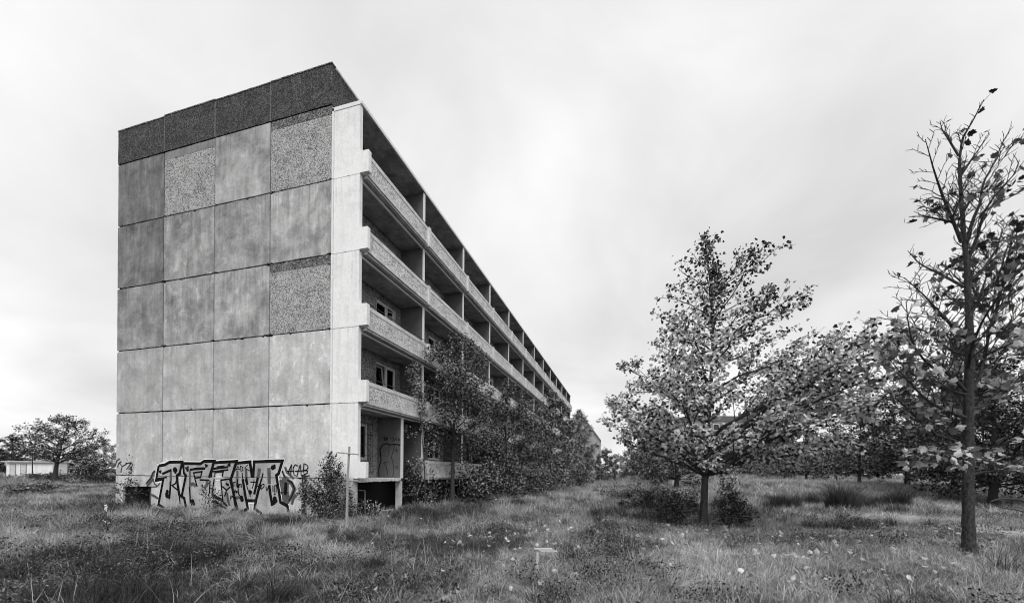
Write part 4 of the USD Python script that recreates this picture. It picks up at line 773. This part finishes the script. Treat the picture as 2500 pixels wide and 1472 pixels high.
shrub('shrub', 'rounded leafy bush at the gable corner behind the wooden post', (-6.55, 14.2), [(-.1, 0, .95, .85, .35, .75), (.12, 0, 1.75, .45, .3, .65), (-.55, .05, 1.0, .4, .3, .5), (.75, -.1, .5, .5, .3, .45), (.5, 0, 1.25, .35, .3, .6), (0, 0, .45, .9, .4, .45)], 8200, .085, leaf_mid, re_, 22, droop=.15, spread=.22)
shrub('shrub', 'small pale-leaved plant at the dark cellar opening under the balcony', spot(908, 14.7), [(0, 0, .45, .32, .25, .32), (.2, 0, .3, .25, .2, .25)], 330, .085, leaf_pale, re_, 5, spread=.08)
shrub('sapling', 'slender young sapling at the left corner of the gable', spot(313, 17.3), [(0, 0, 1.0, .45, .3, .45), (.05, 0, 1.75, .16, .14, .65), (.35, 0, .75, .35, .2, .25), (-.35, 0, 1.05, .25, .2, .3)], 520, .09, leaf_dark, re_, 9, cat='sapling', spread=.06)
shrub('shrub', 'small dark bush growing in front of the graffiti', spot(517, 16.0), [(0, 0, .45, .42, .25, .4), (-.15, 0, .95, .28, .2, .35), (.2, 0, .6, .3, .2, .4)], 700, .075, leaf_dark, re_, 9, spread=.1)
shrub('shrub', 'dark bush hugging the left foot of the central maple', spot(1658, 12.5), [(0, 0, .55, .62, .45, .55), (-.5, 0, .45, .5, .4, .45), (.35, 0, .95, .3, .28, .45)], 6800, .062, leaf_dark, re_, 14)
shrub('shrub', 'dark pointed bush right of the central maple trunk', spot(1785, 12.2), [(0, 0, .6, .6, .45, .6), (-.08, 0, 1.3, .34, .28, .5), (.2, 0, .45, .55, .4, .45)], 7800, .062, leaf_dark, re_, 14)
for (px, Y, hh, w_, lb) in ((1560, 17.5, 1.1, 1.1, 'low scrub left of the central maple, nearer the path'), (1632, 16.5, 1.35, 1.1, 'tangled scrub behind the central maple on its left'), (1520, 24, 1.3, 1.4, 'scrub edging the grassy path on its right'), (1590, 22, 1.6, 1.5, 'dark scrub in front of the thick-trunked tree')):
    shrub('shrub', lb, spot(px, Y), [(0, 0, hh * .45, w_, w_ * .7, hh * .45), (w_ * .5, .2, hh * .4, w_ * .7, w_ * .6, hh * .4)], 4600, .085, leaf_mid if Y > 20 else leaf_dark, re_, 12)

# left: fruit tree, trees behind the shed
envelope_tree('fruit_tree', 'spreading old fruit tree with leaning trunk standing left of the block', 'tree', spot(134, 46.2), [(2.8, 1.6, 2.0), (4.2, 3.0, 3.4), (5.4, 3.5, 4.3), (6.5, 2.4, 3.0), (7.4, 1.3, 2.0), (8.0, .5, 1.0)], 40, 6.6, .28, re_, leaf_mid, bark_d, 'ovate', .22, 3.2, .5, 1.8, .42, lean=(.9, 0), tipn=3)
for (px, Y, hh, w_, m, lb) in ((28, 84, 8.6, 3.6, leaf_dark, 'dark rounded tree behind the left end of the shed'), (-25, 84, 6.6, 3.4, leaf_mid, 'grey tree cut by the left edge of the picture'), (84, 96, 6.8, 4.0, leaf_mid, 'mid grey tree behind the shed roof'), (208, 84, 5.6, 3.4, leaf_bright, 'tree with grey foliage right of the fruit tree trunk'),
                               (252, 90, 8.6, 3.4, leaf_pale, 'pale airy tree touching the left edge of the gable'), (222, 66, 3.2, 1.8, leaf_bright, 'low dark tree between fruit tree and gable'),):
    envelope_tree('background_tree', lb, 'tree', spot(px, Y), ev(hh, w_, w_, 0, .06), 32, hh * .9, .2, re_, m, bark_d, 'ovate', .32, 5, .5, 1.3, .45, group=None)
for (px, Y, hh, w_, lb) in ((60, 56, 1.1, 2.6, 'dark weeds in front of the shed doors'), (105, 55, 1.2, 2.4, 'dark weeds left of the fruit tree trunk'), (190, 50, 1.3, 2.8, 'dark weeds right of the fruit tree trunk'), (250, 42, 1.3, 2.0, 'tall weeds near the left side of the gable'), (75, 30, .95, 1.3, 'clump of weeds in the left meadow'), (35, 26, .8, 1.1, 'low weed clump by the left picture edge')):
    shrub('weed_clump', lb, spot(px, Y), [(0, 0, hh * .4, w_, w_ * .5, hh * .45), (w_ * .7, 0, hh * .35, w_ * .8, w_ * .4, hh * .4)], 1500, .09 + Y * .0022, leaf_dark if Y > 40 else leaf_mid, re_, 10, cat='weeds', spread=.6)

# right: trees beyond the meadow
for (px, Y, hh, lw, rw, m, r_, lb, per) in ((1652, 37, 6.6, 3.2, 3.0, leaf_mid, .26, 'dark thick-trunked tree behind the left side of the central maple', 2.6), (1614, 48, 6.6, 3.0, 2.6, leaf_mid, .22, 'second dark trunk left of the thick-trunked tree', 2.6), (1583, 58, 6.2, 3.4, 3.0, leaf_mid, .16, 'thin-trunked tree farthest left of the three behind the central maple', 2.6),
                                       (1540, 75, 5.6, 3.0, 3.0, leaf_pale, .14, 'pale distant tree right of the path end', 3), (1900, 46, 5.0, 2.6, 2.6, leaf_pale, .12, 'small pale tree seen under the right branches of the central maple', 2.4), (1968, 40, 5.4, 2.8, 2.8, leaf_mid, .14, 'small round tree between central maple and the broom', 2.8),
                                       (2098, 31, 7.3, 2.4, 2.0, leaf_mid, .13, 'sparse young tree with dark trunk between the two maples', 1.3), (2040, 47, 6.4, 3.0, 2.6, leaf_mid, .14, 'bushy tree behind the sparse young tree', 2.6), (2215, 29, 9.2, 3.0, 3.4, leaf_dark, .16, 'dark dense tree behind the left limbs of the right maple', 4.2),
                                       (2330, 25, 9.0, 3.2, 2.6, leaf_mid, .18, 'dark dense tree directly behind the right maple trunk', 4.2), (2425, 22, 8.6, 3.0, 3.2, leaf_dark, .2, 'dark dense tree right of the right maple trunk', 4.2), (2530, 21, 9.4, 3.2, 3.2, leaf_mid, .2, 'tree with lighter leaves cut by the right edge', 3.4),
                                       (1760, 62, 5.6, 3.2, 3.2, leaf_pale, .16, 'pale tree behind the central maple trunk', 2.6), (1830, 70, 5.6, 3.4, 3.2, leaf_mid, .16, 'distant tree below the flat-roofed block', 2.8), (2170, 44, 7.2, 3.4, 3.4, leaf_mid, .16, 'tree filling the gap behind the sparse young tree', 3),
                                       (2010, 66, 6.4, 4.4, 4.4, leaf_mid, .18, 'far tree behind the small round tree', 3), (1925, 74, 6.2, 4.6, 4.6, leaf_mid, .18, 'far dark tree right of the flat-roofed block', 3), (2105, 70, 7.2, 4.6, 4.6, leaf_mid, .18, 'far dark tree behind the bushy tree', 3), (1690, 82, 6.4, 5, 5, leaf_mid, .18, 'far tree left of the flat-roofed block', 3), (2260, 55, 8.0, 4.4, 4.4, leaf_mid, .18, 'far dark tree behind the dense group at right', 3), (2400, 45, 9.0, 4.4, 4.4, leaf_dark, .2, 'tall dark tree behind the right maple crown', 3), (1600, 88, 6.0, 4.6, 4.6, leaf_dark, .18, 'far dark tree line beside the path end', 3)):
    envelope_tree('background_tree', lb, 'tree', spot(px, Y), ev(hh, lw, rw, 0, .06), 34, hh * .92, r_, re_, m, bark_d, 'ovate', .10 + Y * .0030, per * 1.9, .5, 1.9 if Y < 35 else 1.4, .45)
broom_m = blades('broom_twig', .018, .10, .1)
def broom_mesh(n, hh, w_):
    V, F, T, o = [], [], [], 0
    for q in range(7):
        a = blade_tuft(re_, n // 7, hh * .25, hh * re_.uniform(.6, 1.08), .012, w_ * .2, .8, seg=3, curl=.2); V.append(a[0] + [re_.normal(0, w_ * .26), re_.normal(0, w_ * .2), 0]); F.append(a[1] + o); T.append(a[2]); o += len(a[0])
    return np.vstack(V), np.vstack(F), np.concatenate(T)
def broom(px, Y, hh, w_, n, lb):
    p = spot(px, Y); root = thing('broom_bush', lb, 'bush', (p[0], p[1], gz(*p))); obj('twigs', broom_mesh(n, hh, w_), broom_m, root, kind='stuff')
for (px, Y, hh, w_, n, lb) in ((1905, 19.5, 1.35, 1.25, 2600, 'dark spiky broom bush right of the central maple'), (2062, 18.4, 1.65, 1.5, 3200, 'largest dark spiky broom bush in front of the sparse young tree'), (2160, 21.0, 1.3, 1.3, 1800, 'low dark broom bush left of the right maple'), (1982, 21.5, 1.1, 1.2, 1300, 'small broom bush between the two larger ones'), (1770, 18, 1.2, 1.1, 1300, 'broom bush behind the pointed bush'), (2192, 16.8, .7, .8, 800, 'small dark tuft of broom beside the track'), (2120, 19.5, 1.0, .9, 1000, 'broom bush half merged with the largest one on its right')): broom(px, Y, hh, w_, n, lb)
# white flower stalk, dry stalks
fp = at(260, 1305, 10.9); fl = thing('flower_stalk', 'tall stalk with small white flowers left of the gable', 'flower', (fp[0], fp[1], gz(fp[0], fp[1])))
obj('stem', tube([(0, 0, -.1), (.0, 0, .4), (-.035, 0, .82)], [.008, .007, .004], 5), bark_d, fl)
fm = MB()
for q in range(26):
    t = rr.uniform(.0, 1); m = trimesh.creation.icosphere(0, rr.uniform(.010, .02)); m.apply_translation([-.03 * (.55 + .45 * t) + rr.normal(0, .015), rr.normal(0, .015), .62 + .2 * t]); fm.tri(m)
for q in range(7):
    m = trimesh.creation.icosphere(0, .013); m.apply_translation([rr.normal(0, .07), rr.normal(0, .05), rr.uniform(.28, .45)]); fm.tri(m)
obj('blossoms', fm.get(), paint_w, fl); obj('leaf_rosette', leaves(rr.normal(0, .03, (14, 3)) + [0, 0, .12], np.column_stack([rr.normal(0, 1, (14, 2)), np.zeros(14)]), .16, 'ovate', rr, .1), leaf_mid, fl)

# ------------------------------------------------------------------ grass and fallen leaves
rg = np.random.default_rng(77)
straw_m = blades('dry_grass', .10, .84, .10); green_m = blades('green_grass', .016, .24, .08); herb_m = foliage('herb_leaf', .018, .26, .1, .5); stalk_m = blades('dry_stalk', .22, .74, .1)
def field(n, y0, y1, dens):
    n = int(n * 1.27); y = np.sqrt(rg.uniform(y0 ** 2, y1 ** 2, n)); x = y * rg.uniform(-1.6, 1.9, n) + rg.uniform(-1, 3, n); p = np.column_stack([x, y]); q = p - [BX, BY]
    lx = q @ DX[:2]; ly = q @ D2[:2]; ok = ~((lx > -W - .1) & (lx < 1.25) & (ly > -.03) & (ly < LB + .1)); ok &= rg.uniform(0, 1, n) < dens(x, y); return p[ok]
PTH = np.array([(-.9, 3), (.35, 8.5), (2.6, 17), (5.6, 28), (11.5, 50), (22, 86)]); TR_ = np.array(TRK)
def off_path(x, y): return np.abs(x - np.interp(y, PTH[:, 1], PTH[:, 0]))
def on_track(x, y): return (np.abs(x - np.interp(y, TR_[:, 1], TR_[:, 0])) < 1.15) & (y < 17.2)
def patch(x, y, s, seed): return meshkit.fbm(np.stack([x * s, y * s, np.zeros_like(x)], -1), 3, seed)
def low_in_front(x, y): return np.where((x > 11.2) & (x < 14.2) & (y > 7.5) & (y < 17.5), .10, 1)
def d_straw(x, y):
    a = np.clip((patch(x, y, .62, 2) - .43 + .15 * np.clip(x / 5, -.6, 1)) * 6.5, 0.03, 1); left = np.clip((x + .62 * y + 1.5) / 4, .16, 1) if True else 1
    near = np.where((x < -.5) & (y < 13), left, 1); return np.clip(a * near * np.where(off_path(x, y) < .7, .15, 1), 0, 1) * np.where(on_track(x, y), .05, 1) * low_in_front(x, y)
def d_green(x, y): return np.clip(1.15 - np.clip((patch(x, y, .62, 2) - .43) * 4.5, 0, .9), .15, 1) * np.where(off_path(x, y) < .7, .28, 1) * np.where(on_track(x, y), .1, 1) * np.clip(low_in_front(x, y) * 5, 0, 1)
def d_herb(x, y): return np.clip((patch(x, y, .5, 12) - .47) * 5 + np.where((x < -1) & (y < 10), .35, 0), 0, 1) * np.where(off_path(x, y) < .9, .12, 1) * np.where(on_track(x, y), .05, 1)
WL = (.35, .05)
sp_ = [blade_tuft(rg, 50, .09, .33, .006, .14, 1.3, WL, 4, .7) for _ in range(4)]; gp_ = [blade_tuft(rg, 64, .05, .17, .007, .16, 1.1, None, 3, .6) for _ in range(4)]
sf_ = [blade_tuft(rg, 50, .18, .48, .013, .36, .9, WL, 3, .55) for _ in range(3)]; gf_ = [blade_tuft(rg, 50, .10, .30, .014, .4, .8, None, 3, .5) for _ in range(3)]
def herb(n, h, s):
    p = np.column_stack([rg.normal(0, .10, n), rg.normal(0, .10, n), rg.uniform(.02, h, n)]); return leaves(p, np.column_stack([rg.normal(0, 1, (n, 2)), np.full(n, .5)]), s, 'ovate', rg, 0.0, .9, (0, 0, 0))
hp_ = [herb(90, .24, .036) for _ in range(4)]
def sc(p, a, b): return rg.uniform(a, b, len(p))
for nm, lb, ct, pr, mt, cfg, a, b in (('dry_grass', 'long pale dry grass leaning over the meadow in patches', 'grass', sp_, straw_m, (26000, 3.2, 15.5), .65, 1.25), ('green_grass', 'short dark green grass covering the meadow', 'grass', gp_, green_m, (30000, 3.2, 15.5), .7, 1.3)):
    p = field(*cfg, d_straw if nm[0] == 'd' else d_green); scatter(nm, lb, ct, pr, [mt] * 4, p, sc(p, a, b), rg)
p = field(16000, 15.5, 42, d_straw); scatter('dry_grass', 'pale dry grass farther back on the meadow', 'grass', sf_, [straw_m] * 3, p, sc(p, .8, 1.3), rg)
p = field(17000, 15.5, 42, d_green); scatter('green_grass', 'darker short grass farther back on the meadow', 'grass', gf_, [green_m] * 3, p, sc(p, .8, 1.3), rg)
p = field(15000, 42, 125, d_straw); scatter('dry_grass', 'pale grass at the far edge of the meadow', 'grass', sf_, [straw_m] * 3, p, sc(p, 1.5, 2.4), rg)
p = field(9000, 42, 125, d_green); scatter('green_grass', 'dark grass at the far edge of the meadow', 'grass', gf_, [green_m] * 3, p, sc(p, 1.5, 2.4), rg)
p = field(6500, 3.4, 20, d_herb); scatter('meadow_herbs', 'low dark leafy weeds growing through the grass', 'weeds', hp_, [herb_m] * 4, p, sc(p, .7, 1.5), rg, names='herb_clump')
st_ = [blade_tuft(rg, 4, .3, .7, .005, .12, .9, None, 4, .4) for _ in range(3)]
p = field(420, 4, 18, lambda x, y: np.full_like(x, .8)); scatter('dry_stalks', 'single long dry stalks sticking out of the grass', 'grass', st_, [stalk_m] * 3, p, sc(p, .8, 1.3), rg)
tus = [blade_tuft(rg, 170, .2, .5, .0055, .11, 1.6, None, 5, .85) for _ in range(3)]; tus2 = [blade_tuft(rg, 170, .2, .52, .0055, .14, 1.0, (.8, -.1), 5, .8) for _ in range(3)]
that = [blade_tuft(rg, 40, .03, .10, .0055, .22, 3.6, (.8, 0), 3, .0) for _ in range(4)]
dark_m = blades('sedge', .012, .10, .08)
p = field(2600, 4, 24, lambda x, y: np.clip((patch(x, y, .42, 31) - .47) * 5 + np.where((x < -2) & (y < 9.5), .25, 0), 0, 1) * np.where(off_path(x, y) < .9, .1, 1) * np.where(on_track(x, y), 0, 1) * low_in_front(x, y)); scatter('sedge_tussocks', 'dark arching sedge tussocks dotted about the meadow', 'grass', tus, [dark_m] * 3, p, sc(p, .8, 1.5), rg, names='tussock')
p = field(1900, 4, 24, lambda x, y: np.clip((patch(x, y, .38, 47) - .48) * 5, 0, 1) * np.where(off_path(x, y) < .8, .2, 1) * np.where(on_track(x, y), .1, 1) * np.where((x < -.5) & (y < 9), 0, 1) * low_in_front(x, y)); scatter('straw_tussocks', 'windswept pale straw tussocks leaning to the right', 'grass', tus2, [straw_m] * 3, p, sc(p, .8, 1.45), rg, names='tussock')
p = field(42000, 3.4, 24, lambda x, y: np.clip((patch(x, y, .7, 63) - .44) * 7 + .9 * np.exp(-off_path(x, y) ** 2 / 1.1) + .25 * (x > 3), .05, 1) * np.where((x < -1.5) & (y < 9), .3, 1)); scatter('thatch', 'matted dead straw lying flat between the grass', 'grass', that, [stalk_m] * 4, p, sc(p, .8, 1.5), rg, names='straw_mat', tilt=.3)
# fallen leaves: the nearest ones singly, the rest as one spread
fallen_m = foliage('fallen_leaf', .26, .68, .1, .3)
def leaf_spots(n, y0, y1):
    y = np.sqrt(rg.uniform(y0 ** 2, y1 ** 2, n)); x = y * rg.uniform(-.35, 1.15, n); w_ = .8 * np.exp(-((x - 6) ** 2 + (y - 11) ** 2) / 22) + .35 * np.exp(-((x - 8) ** 2 + (y - 7.5) ** 2) / 16) + .10 * np.exp(-off_path(x, y) ** 2 / 1.5) + .05
    k = rg.uniform(0, 1, n) < w_; return np.column_stack([x, y])[k]
p = leaf_spots(420, 5.2, 11.0)[:120]
for x, y in p:
    v, f, t_ = leaves([(0, 0, 0)], [(rg.normal(), rg.normal(), 0)], rg.uniform(.08, .13), 'maple', rg, 0, .8, (0, 0, 0)); c = v.mean(0); z = gz(x, y) + rg.uniform(.14, .26)
    tag(obj('fallen_leaf', (v - c + [x, y, z], f, t_), fallen_m), 'pale fallen maple leaf lying in the foreground grass', 'leaf', 'fallen maple leaves in the foreground')
p = leaf_spots(6000, 5.5, 24); z = ground_z(p[:, 0], p[:, 1]) + rg.uniform(.08, .24, len(p))
lv = leaves(np.column_stack([p, z]), np.column_stack([rg.normal(0, 1, (len(p), 2)), np.zeros(len(p))]), .10, 'maple_low', rg, 0, 1.0, (0, 0, 0))
tag(obj('fallen_leaves', lv, fallen_m, kind='stuff'), 'many pale fallen leaves scattered under the two maples', 'leaves')
